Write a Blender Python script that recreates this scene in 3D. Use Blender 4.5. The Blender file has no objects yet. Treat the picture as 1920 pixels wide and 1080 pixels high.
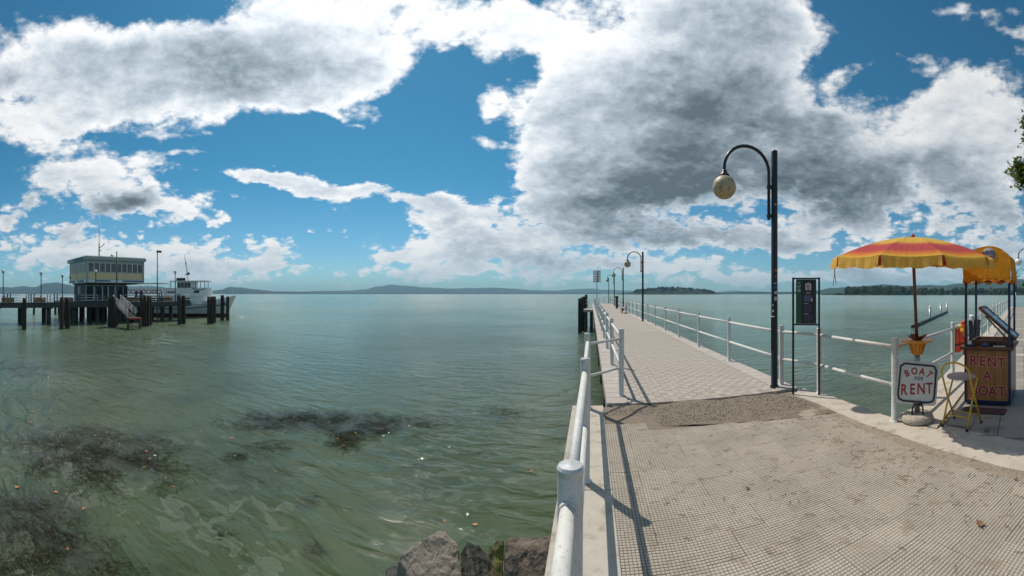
import bpy, bmesh, math, random
from mathutils import Vector, Matrix, noise
R = math.radians
random.seed(7)
scene = bpy.context.scene
COL = scene.collection

# ------------------------------------------------------------------ camera
# World frame: +Y runs along the pier, +X to its right, z = 0 is the quay paving.
# The photograph is a stitched cylindrical panorama (about 156 degrees wide), so the camera is one too.
F = 706.0            # pixels per radian of the 1920 px wide photograph
EYE = 1.6            # eye height above the paving
WATER = -2.2         # lake level
PIER_X, HORIZON_Y = 1108.0, 551.0    # picture column of the pier's direction, picture row of eye level
cam_data = bpy.data.cameras.new('camera')
cam_data.type = 'PANO'
cam_data.panorama_type = 'CENTRAL_CYLINDRICAL'
cam_data.central_cylindrical_range_u_min = -960.0 / F
cam_data.central_cylindrical_range_u_max = 960.0 / F
cam_data.central_cylindrical_range_v_min = -(1080.0 - HORIZON_Y) / F
cam_data.central_cylindrical_range_v_max = HORIZON_Y / F
cam_data.central_cylindrical_radius = 1.0
cam_data.clip_start = 0.02
cam_data.clip_end = 60000.0
cam = bpy.data.objects.new('camera', cam_data)
COL.objects.link(cam)
cam.location = (0, 0, EYE)
cam.rotation_euler = (R(90), 0, (PIER_X - 960.0) / F)
scene.camera = cam

# ------------------------------------------------------------------ sun, sky, exposure
SUN_AZ, SUN_EL = R(-35.5), R(55.0)       # azimuth measured from the pier direction, clockwise
SUN_DIR = Vector((math.sin(SUN_AZ) * math.cos(SUN_EL), math.cos(SUN_AZ) * math.cos(SUN_EL), math.sin(SUN_EL)))
sun_data = bpy.data.lights.new('sun', 'SUN')
sun_data.energy = 3.9
sun_data.angle = R(0.5)
sun_data.color = (1.0, 0.93, 0.82)
sun = bpy.data.objects.new('sun', sun_data)
COL.objects.link(sun)
sun.rotation_euler = SUN_DIR.to_track_quat('Z', 'Y').to_euler()

scene.view_settings.view_transform = 'Standard'
scene.view_settings.look = 'None'
scene.view_settings.exposure = 0.0
scene.view_settings.gamma = 1.0
scene.view_settings.use_curve_mapping = False
scene.cycles.use_denoising = True
scene.cycles.max_bounces = 6
scene.cycles.volume_bounces = 0
scene.cycles.transparent_max_bounces = 8
scene.cycles.sample_clamp_indirect = 6.0

world = bpy.data.worlds.new('World')
scene.world = world
world.use_nodes = True


class Nodes:
    """Small helper that builds math in a node tree."""
    def __init__(self, tree):
        self.t = tree
        self.n = tree.nodes
        self.l = tree.links

    def node(self, kind, **kw):
        nd = self.n.new(kind)
        for k, v in kw.items():
            setattr(nd, k, v)
        return nd

    def put(self, sock, v):
        if isinstance(v, bpy.types.NodeSocket):
            self.l.new(v, sock)
        elif v is not None:
            sock.default_value = v

    def m(self, op, a, b=None, c=None, clamp=False):
        nd = self.node('ShaderNodeMath', operation=op, use_clamp=clamp)
        self.put(nd.inputs[0], a)
        if b is not None:
            self.put(nd.inputs[1], b)
        if c is not None:
            self.put(nd.inputs[2], c)
        return nd.outputs[0]

    def smooth(self, v, lo, hi, a=0.0, b=1.0):
        nd = self.node('ShaderNodeMapRange', interpolation_type='SMOOTHSTEP')
        self.put(nd.inputs['Value'], v)
        self.put(nd.inputs['From Min'], lo)
        self.put(nd.inputs['From Max'], hi)
        self.put(nd.inputs['To Min'], a)
        self.put(nd.inputs['To Max'], b)
        return nd.outputs[0]

    def vec(self, x, y, z):
        nd = self.node('ShaderNodeCombineXYZ')
        for i, v in enumerate((x, y, z)):
            self.put(nd.inputs[i], v)
        return nd.outputs[0]

    def vm(self, op, a, b=None):
        nd = self.node('ShaderNodeVectorMath', operation=op)
        self.put(nd.inputs[0], a)
        if b is not None:
            self.put(nd.inputs['Scale' if op == 'SCALE' else 1], b)
        return nd.outputs[0]

    def noise(self, vec, scale, detail=4.0, rough=0.55, dist=0.0, lac=2.0):
        nd = self.node('ShaderNodeTexNoise')
        if vec is not None:
            self.l.new(vec, nd.inputs['Vector'])
        nd.inputs['Scale'].default_value = scale
        nd.inputs['Detail'].default_value = detail
        nd.inputs['Roughness'].default_value = rough
        nd.inputs['Distortion'].default_value = dist
        nd.inputs['Lacunarity'].default_value = lac
        return nd.outputs['Fac']

    def mix(self, fac, a, b, blend='MIX'):
        nd = self.node('ShaderNodeMix', data_type='RGBA', blend_type=blend)
        self.put(nd.inputs[0], fac)
        for i, v in ((6, a), (7, b)):
            if isinstance(v, tuple) and len(v) == 3:
                v = (*v, 1.0)
            self.put(nd.inputs[i], v)
        return nd.outputs[2]

    def ramp(self, fac, stops, interp='LINEAR'):
        nd = self.node('ShaderNodeValToRGB')
        cr = nd.color_ramp
        cr.interpolation = interp
        while len(cr.elements) < len(stops):
            cr.elements.new(0.5)
        for e, (p, c) in zip(cr.elements, stops):
            e.position = p
            e.color = (*c, 1.0) if len(c) == 3 else c
        self.put(nd.inputs[0], fac)
        return nd.outputs[0]


# Clouds stand in the sky by direction: azimuth and elevation, given here in the photograph's
# cylinder coordinates (u to the right, v down, thousandths), so every bank has its real bearing.
CLOUDS = [  # u, v, half width, half height, tilt in degrees, weight
    # bank high on the left
    (60, 130, 240, 170, 0, 1.20), (260, 145, 280, 130, 0, 1.20), (450, 115, 280, 140, -4, 1.25), (610, 95, 240, 150, 0, 1.20),
    (700, 130, 130, 100, 25, 0.80), (560, 190, 190, 55, 6, 0.75), (60, 235, 150, 50, 0, 0.70), (230, 225, 190, 45, -4, 0.60),
    (620, -60, 320, 130, 0, 1.10),
    # veil below it, thin and streaky
    (190, 312, 210, 46, -3, 0.98), (110, 345, 130, 36, -6, 0.70), (330, 380, 150, 40, 8, 0.95), (390, 402, 90, 16, 6, 0.70), (230, 370, 130, 42, 5, 0.60), (370, 292, 80, 18, 3, 0.66),
    # dark little puffs in front of it
    (55, 385, 80, 38, -6, 0.95), (180, 390, 90, 46, -10, 0.95), (300, 415, 45, 24, 0, 0.70), (120, 435, 75.6, 29.12, 0, 0.92), (245, 365, 55, 20, -10, 0.60), (20, 425, 75.6, 33.6, 0, 0.92),
    # cumulus rank along the horizon, left
    (60, 480, 118.8, 44.8, 0, 1.07), (190, 470, 129.6, 58.24, 0, 1.12), (290, 480, 97.2, 44.8, 0, 1.07), (370, 490, 81, 53.76, 0, 1.07), (395, 436, 49.68, 19.04, 5, 0.92),
    (510, 478, 75.6, 49.28, 5, 1.07), (450, 500, 108, 26.88, 0, 0.92), (580, 502, 64.8, 17.92, 0, 0.82), (330, 440, 28.08, 11.2, -15, 0.72), (185, 446, 25.92, 13.44, 0, 0.82),
    # streak in the middle
    (480, 335, 170, 20, 4, 0.88), (560, 340, 150, 20, 5, 0.70), (650, 352, 130, 28, 8, 0.88), (700, 345, 40, 22, 0, 0.45), (770, 376, 140, 30, 8, 0.90), (860, 395, 100, 34, 5, 0.75), (820, 372, 60, 22, 0, 0.40),
    # middle cumulus above the horizon
    (810, 425, 81, 44.8, 0, 1.07), (900, 430, 140.4, 51.52, 5, 1.17), (760, 475, 97.2, 38.08, 0, 1.02), (870, 480, 162, 38.08, 0, 1.07), (1000, 470, 183.6, 44.8, 0, 1.07), (710, 490, 54, 22.4, 0, 0.72),
    # wisps left of the great cloud
    (930, 55, 150, 85, 15, 0.90), (800, 50, 90, 70, 20, 0.60), (905, 105, 50, 30, 60, 0.45), (945, 180, 70, 42, -30, 0.75), (890, 262, 80, 32, 15, 0.85), (915, 215, 60, 50, 0, 0.60),
    (1020, 20, 130, 80, 0, 0.90),
    # the great cloud
    (1290, 60, 300, 210, 0, 1.30), (1120, 150, 170, 130, 10, 1.00), (1250, 210, 290, 190, 0, 1.40), (1040, 220, 110, 80, -20, 0.80), (1040, 300, 120, 120, 0, 0.90),
    (1150, 340, 230, 130, 5, 1.20), (1380, 300, 240, 150, 0, 1.30), (1440, 90, 140, 160, 15, 1.00), (1020, 390, 150, 80, 0, 1.00), (1110, 425, 129.6, 33.6, 0, 1.02),
    # dark cloud to its right
    (1560, 215, 120, 90, -10, 1.00), (1560, 330, 180, 110, 10, 1.30), (1640, 375, 130, 60, 5, 0.90), (1590, 420, 130, 40, 5, 0.90), (1650, 430, 64.8, 38.08, 0, 0.92),
    (1300, 440, 172.8, 38.08, 0, 0.97), (1450, 440, 140.4, 40.32, 0, 0.97), (1500, 460, 97.2, 29.12, 0, 0.82),
    # pale cloud on the right
    (1720, 200, 170, 80, -15, 0.90), (1830, 160, 110, 70, -25, 0.80), (1720, 290, 160, 110, 0, 1.05), (1850, 300, 130, 130, 0, 1.10), (1900, 230, 80, 70, 0, 0.80),
    (1850, 410, 130, 80, 0, 1.00), (1760, 420, 60, 40, 0, 0.50), (1690, 110, 90, 44, -10, 0.70), (1800, 25, 140, 40, 5, 0.66), (1590, 140, 46, 26, -20, 0.60), (1930, 80, 70, 44, 0, 0.55),
    # stray wisps
    (330, 258, 130, 20, 3, 0.48), (150, 275, 160, 20, -4, 0.42), (640, 225, 50, 14, 20, 0.5), (380, 250, 60, 14, 8, 0.30), (535, 308, 40, 10, 0, 0.28), (590, 372, 60, 8, 0, 0.26), (870, 300, 60, 14, 10, 0.30), (1760, 120, 90, 26, -20, 0.36), (1880, 60, 70, 24, -10, 0.36),
    # rank along the horizon, right
    (1620, 497, 75.6, 47.04, 0, 1.12), (1700, 515, 97.2, 26.88, 0, 1.02), (1800, 505, 97.2, 33.6, 0, 1.02), (1560, 520, 86.4, 24.64, 0, 0.92), (1300, 508, 162, 24.64, 0, 0.82),
    (1460, 515, 97.2, 26.88, 0, 0.97), (1240, 470, 97.2, 24.64, 0, 0.82), (1150, 500, 172.8, 29.12, 0, 0.87), (950, 515, 280.8, 22.4, 0, 0.77),
    (1900, 470, 86.4, 44.8, 0, 1.02),
    # low banks in the haze
    (330, 525, 360, 22, 0, 0.7), (820, 520, 300, 20, 0, 0.7), (1380, 525, 300, 20, 0, 0.65), (1800, 530, 260, 22, 0, 0.7), (700, 455, 60, 20, 0, 0.4), (620, 480, 60, 18, 0, 0.45), (1180, 455, 130, 26, 0, 0.55),
]
THICK = [  # where the banks are deep enough to turn grey
    (300, 150, 420, 105, 0, 0.56), (560, 115, 270, 115, 10, 0.62), (120, 150, 200, 80, 0, 0.45),
    (1360, 150, 250, 220, 0, 0.8), (1250, 270, 340, 200, 0, 0.95), (1150, 380, 280, 90, 0, 0.8), (1400, 330, 260, 150, 0, 0.75),
    (1560, 230, 140, 90, 0, 1.0), (1580, 350, 200, 100, 5, 1.0), (1600, 400, 140, 50, 0, 0.7), (1880, 420, 150, 120, 0, 0.6), (1740, 330, 150, 90, 0, 0.45),
    (55, 392, 90, 40, 0, 1.5), (180, 398, 100, 46, 0, 1.5), (300, 418, 50, 28, 0, 1.2), (245, 368, 60, 22, 0, 1.2), (120, 440, 80, 26, 0, 0.7),
    (1000, 490, 240, 34, 0, 0.7), (880, 450, 90, 34, 0, 0.6), (1620, 510, 80, 30, 0, 0.6), (1350, 455, 240, 26, 0, 0.7), (1700, 520, 200, 26, 0, 0.5),
    (200, 500, 260, 30, 0, 0.4), (480, 500, 160, 24, 0, 0.4),
]


def build_world():
    tree = world.node_tree
    tree.nodes.clear()
    N = Nodes(tree)
    tc = N.node('ShaderNodeTexCoord').outputs['Generated']
    sep = N.node('ShaderNodeSeparateXYZ')
    N.l.new(tc, sep.inputs[0])
    x, y, z = sep.outputs
    rad = N.m('SQRT', N.m('ADD', N.m('MULTIPLY', x, x), N.m('MULTIPLY', y, y)))
    tan_el = N.m('DIVIDE', z, N.m('MAXIMUM', rad, 0.02))
    az = N.m('ARCTAN2', x, y)
    u0 = N.m('MULTIPLY_ADD', az, F / 1000.0, PIER_X / 1000.0)
    v0 = N.m('MULTIPLY_ADD', tan_el, -F / 1000.0, HORIZON_Y / 1000.0)
    # billow coordinates: 3D direction, flattened, so there is no seam anywhere
    elev = N.m('MAXIMUM', z, 0.0)
    p = N.vec(x, y, N.m('MULTIPLY', elev, 1.9))
    # turbulent offset of the outlines
    warp = N.node('ShaderNodeTexNoise')
    N.l.new(p, warp.inputs['Vector'])
    warp.inputs['Scale'].default_value = 5.0
    warp.inputs['Detail'].default_value = 5.0
    warp.inputs['Roughness'].default_value = 0.6
    wv = N.vm('SCALE', N.vm('SUBTRACT', warp.outputs['Color'], (0.5, 0.5, 0.5)), 0.14)
    uv = N.vm('ADD', N.vec(u0, v0, 0.0), N.vm('MULTIPLY', wv, (1.0, 0.55, 0.0)))

    def blobs(lst):
        total = None
        for (bu, bv, ru, rv, tilt, w) in lst:
            mp = N.node('ShaderNodeMapping', vector_type='TEXTURE')
            N.l.new(uv, mp.inputs['Vector'])
            mp.inputs['Location'].default_value = (bu / 1000, bv / 1000, 0)
            mp.inputs['Rotation'].default_value = (0, 0, R(tilt))
            mp.inputs['Scale'].default_value = (ru / 1000, rv / 1000, 1)
            g = N.node('ShaderNodeTexGradient', gradient_type='SPHERICAL')
            N.l.new(mp.outputs[0], g.inputs[0])
            total = N.m('MULTIPLY_ADD', g.outputs['Fac'], w, total if total is not None else 0.0)
        return total

    base = blobs(CLOUDS)
    thick = blobs(THICK)
    # billows: large heaps high up, small ones towards the horizon; the same noise a little towards the sun gives relief
    sun_off = Vector((SUN_DIR.x, SUN_DIR.y, SUN_DIR.z * 1.9)) * 0.016
    pn = N.vm('ADD', p, N.vm('SCALE', wv, 0.35))
    low = N.smooth(tan_el, 0.10, 0.42, 1.0, 0.0)

    def billow(pos, det):
        f = N.noise(pos, 4.4, det, 0.645)
        vo = N.node('ShaderNodeTexVoronoi', feature='F1')
        N.l.new(pos, vo.inputs['Vector'])
        vo.inputs['Scale'].default_value = 20.0
        vo.inputs['Detail'].default_value = 2.0
        vo.inputs['Roughness'].default_value = 0.6
        puff = N.m('SUBTRACT', 0.72, vo.outputs['Distance'])
        return f, N.m('MULTIPLY_ADD', puff, N.m('MULTIPLY_ADD', low, 0.26, 0.13), f)

    f1, n1 = billow(pn, 9.0)
    n2 = N.noise(N.vm('ADD', pn, tuple(sun_off)), 4.4, 5.0, 0.645)
    nb = N.noise(N.vm('ADD', p, (3.1, 1.7, 0.4)), 2.6, 3.0, 0.5)
    # outside the photograph the same broken cloud goes on
    off_frame = N.smooth(v0, -0.02, -0.45)
    off_side = N.smooth(N.m('ABSOLUTE', N.m('ADD', u0, -0.96)), 0.98, 1.25)
    off = N.m('MAXIMUM', off_frame, off_side)
    roam = N.m('MULTIPLY', off, N.smooth(nb, 0.46, 0.62, 0.0, 0.85))
    base = N.m('ADD', base, roam)
    thick = N.m('ADD', thick, N.m('MULTIPLY', off, N.smooth(nb, 0.55, 0.72, 0.0, 0.8)))
    base = N.m('MINIMUM', base, 1.3)
    dens = N.m('ADD', base, N.m('MULTIPLY', N.m('SUBTRACT', n1, 0.5), 2.3))
    dens = N.m('SUBTRACT', dens, N.m('MULTIPLY_ADD', low, -0.28, 0.40))
    alpha = N.m('MULTIPLY', N.smooth(dens, -0.10, 0.40), N.smooth(tan_el, 0.0, 0.05, 0.6, 1.0))
    relief = N.m('MULTIPLY', N.m('ADD', N.m('SUBTRACT', f1, n2), N.m('MULTIPLY', N.m('SUBTRACT', n1, f1), 0.35)), 1.9)
    dark = N.m('ADD', N.m('MULTIPLY', N.m('DIVIDE', thick, N.m('MULTIPLY_ADD', thick, 0.85, 1.0)), 1.14), N.m('MULTIPLY', N.m('SUBTRACT', N.m('MULTIPLY_ADD', f1, 0.6, nb), 0.8), 0.9))
    dark = N.m('MULTIPLY', dark, N.m('MULTIPLY_ADD', N.smooth(dens, 0.1, 0.8), 0.6, N.smooth(base, 0.3, 1.1, 0.0, 0.4)))
    dark = N.m('ADD', dark, N.smooth(dens, 0.2, 0.9, 0.0, 0.14))
    dark = N.m('SUBTRACT', dark, relief, clamp=True)
    cloud = N.ramp(dark, [(0.0, (0.95, 0.95, 0.95)), (0.2, (0.76, 0.80, 0.84)), (0.45, (0.50, 0.57, 0.64)), (0.75, (0.26, 0.32, 0.37)), (1.0, (0.12, 0.155, 0.18))])
    # clouds near the sun's bearing are brighter, low ones are seen through more air
    sunny = N.node('ShaderNodeVectorMath', operation='DOT_PRODUCT')
    N.l.new(tc, sunny.inputs[0])
    sunny.inputs[1].default_value = tuple(SUN_DIR)
    glow = N.smooth(sunny.outputs['Value'], 0.4, 1.0, 0.88, 1.25)
    cloud = N.mix(1.0, cloud, N.vec(glow, glow, glow), 'MULTIPLY')
    cloud = N.mix(N.smooth(tan_el, 0.0, 0.2, 0.42, 0.0), cloud, (0.60, 0.71, 0.78))
    sky = N.node('ShaderNodeTexSky', sky_type='NISHITA')
    sky.sun_disc = False
    sky.sun_elevation = SUN_EL
    sky.sun_rotation = SUN_AZ
    sky.altitude = 260.0
    sky.air_density = 1.0
    sky.dust_density = 0.3
    sky.ozone_density = 3.0
    tint = N.mix(N.smooth(tan_el, 0.0, 0.35), (0.52, 0.80, 0.92), (0.25, 0.74, 0.80))
    blue = N.mix(1.0, sky.outputs[0], tint, 'MULTIPLY')
    cl10 = N.mix(1.0, cloud, (10.0, 10.0, 10.0), 'MULTIPLY')
    fin = N.mix(alpha, blue, cl10)
    bg = N.node('ShaderNodeBackground')
    bg.inputs['Strength'].default_value = 0.1
    N.l.new(fin, bg.inputs['Color'])
    out = N.node('ShaderNodeOutputWorld')
    N.l.new(bg.outputs[0], out.inputs['Surface'])
    world.cycles.sampling_method = 'MANUAL'
    world.cycles.sample_map_resolution = 512


build_world()

# ------------------------------------------------------------------ helpers
def pol(px, dist, z=0.0):
    """World point at the bearing of picture column px, dist metres from the camera's foot."""
    a = (px - PIER_X) / F
    return Vector((math.sin(a) * dist, math.cos(a) * dist, z))


def link(o, parent=None):
    COL.objects.link(o)
    if parent is not None:
        o.parent = parent
    return o


def tag(o, label=None, cat=None, group=None, kind=None):
    if label:
        o['label'] = label
    if cat:
        o['category'] = cat
    if group:
        o['group'] = group
    if kind:
        o['kind'] = kind
    return o


def empty(name, loc=(0, 0, 0), rz=0.0):
    o = bpy.data.objects.new(name, None)
    o.location = loc
    o.rotation_euler = (0, 0, rz)
    o.empty_display_size = 0.2
    return link(o)


class MB:
    """Collects shapes into one mesh."""
    def __init__(self):
        self.bm = bmesh.new()

    def add(self, verts, faces, smooth=False):
        vs = [self.bm.verts.new(v) for v in verts]
        for f in faces:
            try:
                fc = self.bm.faces.new([vs[i] for i in f])
                fc.smooth = smooth
            except ValueError:
                pass
        return vs

    def box(self, lo, hi, bevel=0.0, mat=None):
        b = bmesh.new()
        bmesh.ops.create_cube(b, size=1.0)
        for v in b.verts:
            v.co = Vector([lo[i] + (v.co[i] + 0.5) * (hi[i] - lo[i]) for i in range(3)])
        if bevel > 0:
            bmesh.ops.bevel(b, geom=b.edges[:], offset=bevel, segments=1, affect='EDGES')
        if mat is not None:
            bmesh.ops.transform(b, matrix=mat, verts=b.verts[:])
        self.merge(b)
        return self

    def bar(self, a, b, w, h, bevel=0.0):
        """Rectangular bar from a to b, w across and h high."""
        a, b = Vector(a), Vector(b)
        d = b - a
        q = d.to_track_quat('Y', 'Z').to_matrix().to_4x4()
        self.box((-w / 2, 0, -h / 2), (w / 2, d.length, h / 2), bevel, Matrix.Translation(a) @ q)
        return self

    def merge(self, b):
        me = bpy.data.meshes.new('tmp')
        b.to_mesh(me)
        b.free()
        self.bm.from_mesh(me)
        bpy.data.meshes.remove(me)

    def tube(self, pts, r, n=10, caps=True, smooth=True):
        """Round tube along pts; r one radius or a list of them."""
        pts = [Vector(p) for p in pts]
        rs = r if isinstance(r, (list, tuple)) else [r] * len(pts)
        rings = []
        up = None
        for i, p in enumerate(pts):
            t = (pts[min(i + 1, len(pts) - 1)] - pts[max(i - 1, 0)]).normalized()
            if up is None:
                up = Vector((0, 0, 1)) if abs(t.z) < 0.9 else Vector((1, 0, 0))
            side = t.cross(up)
            if side.length < 1e-4:
                side = t.orthogonal()
            side.normalize()
            up = side.cross(t).normalized()
            rings.append([self.bm.verts.new(p + (side * math.cos(k * 2 * math.pi / n) + up * math.sin(k * 2 * math.pi / n)) * rs[i]) for k in range(n)])
        for i in range(len(rings) - 1):
            for k in range(n):
                f = self.bm.faces.new((rings[i][k], rings[i][(k + 1) % n], rings[i + 1][(k + 1) % n], rings[i + 1][k]))
                f.smooth = smooth
        if caps:
            self.bm.faces.new(rings[0][::-1])
            self.bm.faces.new(rings[-1])
        return self

    def lathe(self, prof, n=16, center=(0, 0, 0), smooth=True, mat=None):
        """Turn a profile of (radius, z) about the vertical through center."""
        c = Vector(center)
        rings = []
        for (r, z) in prof:
            if r < 1e-5:
                p = c + Vector((0, 0, z))
                rings.append([self.bm.verts.new(mat @ p if mat else p)])
            else:
                ring = []
                for k in range(n):
                    a = k * 2 * math.pi / n
                    p = c + Vector((math.cos(a) * r, math.sin(a) * r, z))
                    ring.append(self.bm.verts.new(mat @ p if mat else p))
                rings.append(ring)
        for a, b in zip(rings, rings[1:]):
            if len(a) == 1 and len(b) == 1:
                continue
            for k in range(n):
                if len(a) == 1:
                    f = self.bm.faces.new((a[0], b[(k + 1) % n], b[k]))
                elif len(b) == 1:
                    f = self.bm.faces.new((a[k], a[(k + 1) % n], b[0]))
                else:
                    f = self.bm.faces.new((a[k], a[(k + 1) % n], b[(k + 1) % n], b[k]))
                f.smooth = smooth
        return self

    def sphere(self, c, r, n=16, m=10, scale=(1, 1, 1)):
        b = bmesh.new()
        bmesh.ops.create_uvsphere(b, u_segments=n, v_segments=m, radius=r)
        for v in b.verts:
            v.co = Vector((v.co.x * scale[0], v.co.y * scale[1], v.co.z * scale[2])) + Vector(c)
        for f in b.faces:
            f.smooth = True
        self.merge(b)
        return self

    def prism(self, poly, z0, z1):
        """Upright prism over a plan polygon given counter-clockwise."""
        n = len(poly)
        lo = [self.bm.verts.new((p[0], p[1], z0)) for p in poly]
        hi = [self.bm.verts.new((p[0], p[1], z1)) for p in poly]
        self.bm.faces.new(hi)
        self.bm.faces.new(lo[::-1])
        for i in range(n):
            j = (i + 1) % n
            self.bm.faces.new((lo[i], lo[j], hi[j], hi[i]))
        return self

    def build(self, name, mat, parent=None, recalc=True):
        if recalc:
            bmesh.ops.recalc_face_normals(self.bm, faces=self.bm.faces[:])
        me = bpy.data.meshes.new(name)
        self.bm.to_mesh(me)
        self.bm.free()
        if mat is not None:
            for mm in (mat if isinstance(mat, (list, tuple)) else [mat]):
                me.materials.append(mm)
        return link(bpy.data.objects.new(name, me), parent)


def mesh_obj(name, verts, faces, mat, parent=None, smooth=False):
    me = bpy.data.meshes.new(name)
    me.from_pydata(verts, [], faces)
    if smooth:
        me.polygons.foreach_set('use_smooth', [True] * len(me.polygons))
    if mat:
        me.materials.append(mat)
    return link(bpy.data.objects.new(name, me), parent)


def copy_tree(o, parent=None):
    c = o.copy()
    link(c, parent)
    for ch in list(o.children):
        copy_tree(ch, c)
    return c


def text_mesh(name, body, size, mat, parent, mtx, extrude=0.002, offset=0.0, spacing=1.0):
    """Flat lettering as a mesh, centred, its face towards +Z of mtx."""
    cu = bpy.data.curves.new('lettering', 'FONT')
    cu.body = body
    cu.size = size
    cu.align_x = 'CENTER'
    cu.align_y = 'CENTER'
    cu.extrude = extrude
    cu.offset = offset
    cu.space_character = spacing
    cu.resolution_u = 3
    o = bpy.data.objects.new('lettering', cu)
    COL.objects.link(o)
    dg = bpy.context.evaluated_depsgraph_get()
    me = bpy.data.meshes.new_from_object(o.evaluated_get(dg))
    bpy.data.objects.remove(o)
    bpy.data.curves.remove(cu)
    me.name = name
    me.materials.clear()
    me.materials.append(mat)
    me.transform(mtx)
    return link(bpy.data.objects.new(name, me), parent)


# ------------------------------------------------------------------ materials
def material(name, color, rough=0.6, metal=0.0, vary=0.12, scale=6.0, dirt=None, dirt_amt=0.0, dirt_scale=3.0, bump=0.0, bump_scale=40.0, spec=0.5,
             per_object=0.0, grain=None, stretch=(1, 1, 1)):
    """Plain procedural paint or mineral: noise varies the colour, dirt lies in patches, fine bump."""
    m = bpy.data.materials.new(name)
    m.use_nodes = True
    N = Nodes(m.node_tree)
    bs = m.node_tree.nodes['Principled BSDF']
    geo = N.node('ShaderNodeNewGeometry')
    pos = N.vm('MULTIPLY', geo.outputs['Position'], stretch)
    n1 = N.noise(pos, scale, 5.0, 0.6)
    v = N.m('MULTIPLY_ADD', N.m('SUBTRACT', n1, 0.5), vary * 2.2, 1.0)
    if per_object:
        oi = N.node('ShaderNodeObjectInfo')
        v = N.m('MULTIPLY', v, N.m('MULTIPLY_ADD', oi.outputs['Random'], per_object * 2, 1.0 - per_object))
    col = N.mix(1.0, color, N.vec(v, v, v), 'MULTIPLY')
    if grain:
        g = N.noise(N.vm('MULTIPLY', geo.outputs['Position'], grain[1]), 1.0, 4.0, 0.6)
        col = N.mix(N.smooth(g, 0.35, 0.65, 0.0, grain[2]), col, grain[0])
    if dirt:
        n2 = N.noise(geo.outputs['Position'], dirt_scale, 7.0, 0.68)
        col = N.mix(N.smooth(n2, 0.62 - 0.3 * dirt_amt, 0.74 - 0.15 * dirt_amt, 0.0, min(1.0, 0.45 + dirt_amt * 0.5)), col, dirt)
    N.l.new(col, bs.inputs['Base Color'])
    bs.inputs['Metallic'].default_value = metal
    bs.inputs['Specular IOR Level'].default_value = spec
    rn = N.m('MULTIPLY_ADD', N.m('SUBTRACT', n1, 0.5), 0.25, rough, clamp=True)
    N.l.new(rn, bs.inputs['Roughness'])
    if bump:
        bn = N.noise(geo.outputs['Position'], bump_scale, 4.0, 0.6)
        bp = N.node('ShaderNodeBump')
        bp.inputs['Strength'].default_value = 1.0
        bp.inputs['Distance'].default_value = bump
        N.l.new(bn, bp.inputs['Height'])
        N.l.new(bp.outputs[0], bs.inputs['Normal'])
    return m


def glass(name, color, rough=0.03):
    m = bpy.data.materials.new(name)
    m.use_nodes = True
    bs = m.node_tree.nodes['Principled BSDF']
    bs.inputs['Base Color'].default_value = (*color, 1)
    bs.inputs['Roughness'].default_value = rough
    bs.inputs['Specular IOR Level'].default_value = 0.8
    return m


M = {}
M['white_pipe'] = material('white_pipe_paint', (0.63, 0.62, 0.59), 0.55, vary=0.16, scale=9, dirt=(0.17, 0.11, 0.075), dirt_amt=0.26, dirt_scale=70, bump=0.0006, bump_scale=120)
M['old_pipe'] = material('flaking_white_paint', (0.62, 0.61, 0.57), 0.5, vary=0.12, scale=9, dirt=(0.17, 0.11, 0.075), dirt_amt=0.36, dirt_scale=30, bump=0.001, bump_scale=90)
M['cap'] = material('bare_steel_cap', (0.62, 0.62, 0.6), 0.3, metal=0.4, vary=0.15, scale=40)
M['concrete'] = material('pale_concrete', (0.47, 0.42, 0.35), 0.9, vary=0.25, scale=4.5, dirt=(0.24, 0.19, 0.14), dirt_amt=0.4, dirt_scale=5, bump=0.004, bump_scale=60)
M['wall'] = material('quay_wall_concrete', (0.27, 0.25, 0.21), 0.95, vary=0.3, scale=2.0, dirt=(0.07, 0.075, 0.05), dirt_amt=0.6, dirt_scale=2.0, bump=0.01, bump_scale=20)
M['coping'] = material('pier_coping_stone', (0.44, 0.39, 0.35), 0.9, vary=0.16, scale=5, dirt=(0.24, 0.20, 0.16), dirt_amt=0.3, dirt_scale=6, bump=0.002, bump_scale=80, per_object=0.08)
M['mosaic'] = material('mosaic_cement_tile', (0.42, 0.372, 0.305), 0.85, vary=0.38, scale=3.0, dirt=(0.24, 0.185, 0.13), dirt_amt=0.42, dirt_scale=6, bump=0.001, bump_scale=160, per_object=0.07)
M['joint'] = material('sandy_joint', (0.20, 0.16, 0.12), 0.95, vary=0.3, scale=12, bump=0.002, bump_scale=120)
M['gravel'] = material('packed_gravel', (0.27, 0.215, 0.16), 0.95, vary=0.75, scale=38, dirt=(0.40, 0.34, 0.28), dirt_amt=0.42, dirt_scale=9, bump=0.05, bump_scale=45)
M['sand'] = material('trodden_sand', (0.31, 0.25, 0.19), 0.95, vary=0.55, scale=30, dirt=(0.42, 0.36, 0.29), dirt_amt=0.45, dirt_scale=6, bump=0.02, bump_scale=60)
M['pebble'] = material('pebble', (0.30, 0.25, 0.195), 0.9, vary=0.4, scale=60)
M['paver_light'] = material('pier_paver_light', (0.42, 0.375, 0.318), 0.9, vary=0.16, scale=6, bump=0.0015, bump_scale=150, per_object=0.07)
M['paver_dark'] = material('pier_paver_dark', (0.35, 0.30, 0.256), 0.9, vary=0.16, scale=6, bump=0.0015, bump_scale=150, per_object=0.07)
M['slab'] = material('promenade_slab', (0.30, 0.275, 0.24), 0.9, vary=0.22, scale=4, dirt=(0.17, 0.145, 0.12), dirt_amt=0.4, dirt_scale=3, bump=0.002, bump_scale=90, per_object=0.1)
M['black_iron'] = material('black_enamel', (0.012, 0.013, 0.014), 0.35, vary=0.2, scale=12, dirt=(0.06, 0.05, 0.04), dirt_amt=0.15, dirt_scale=20)
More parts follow.
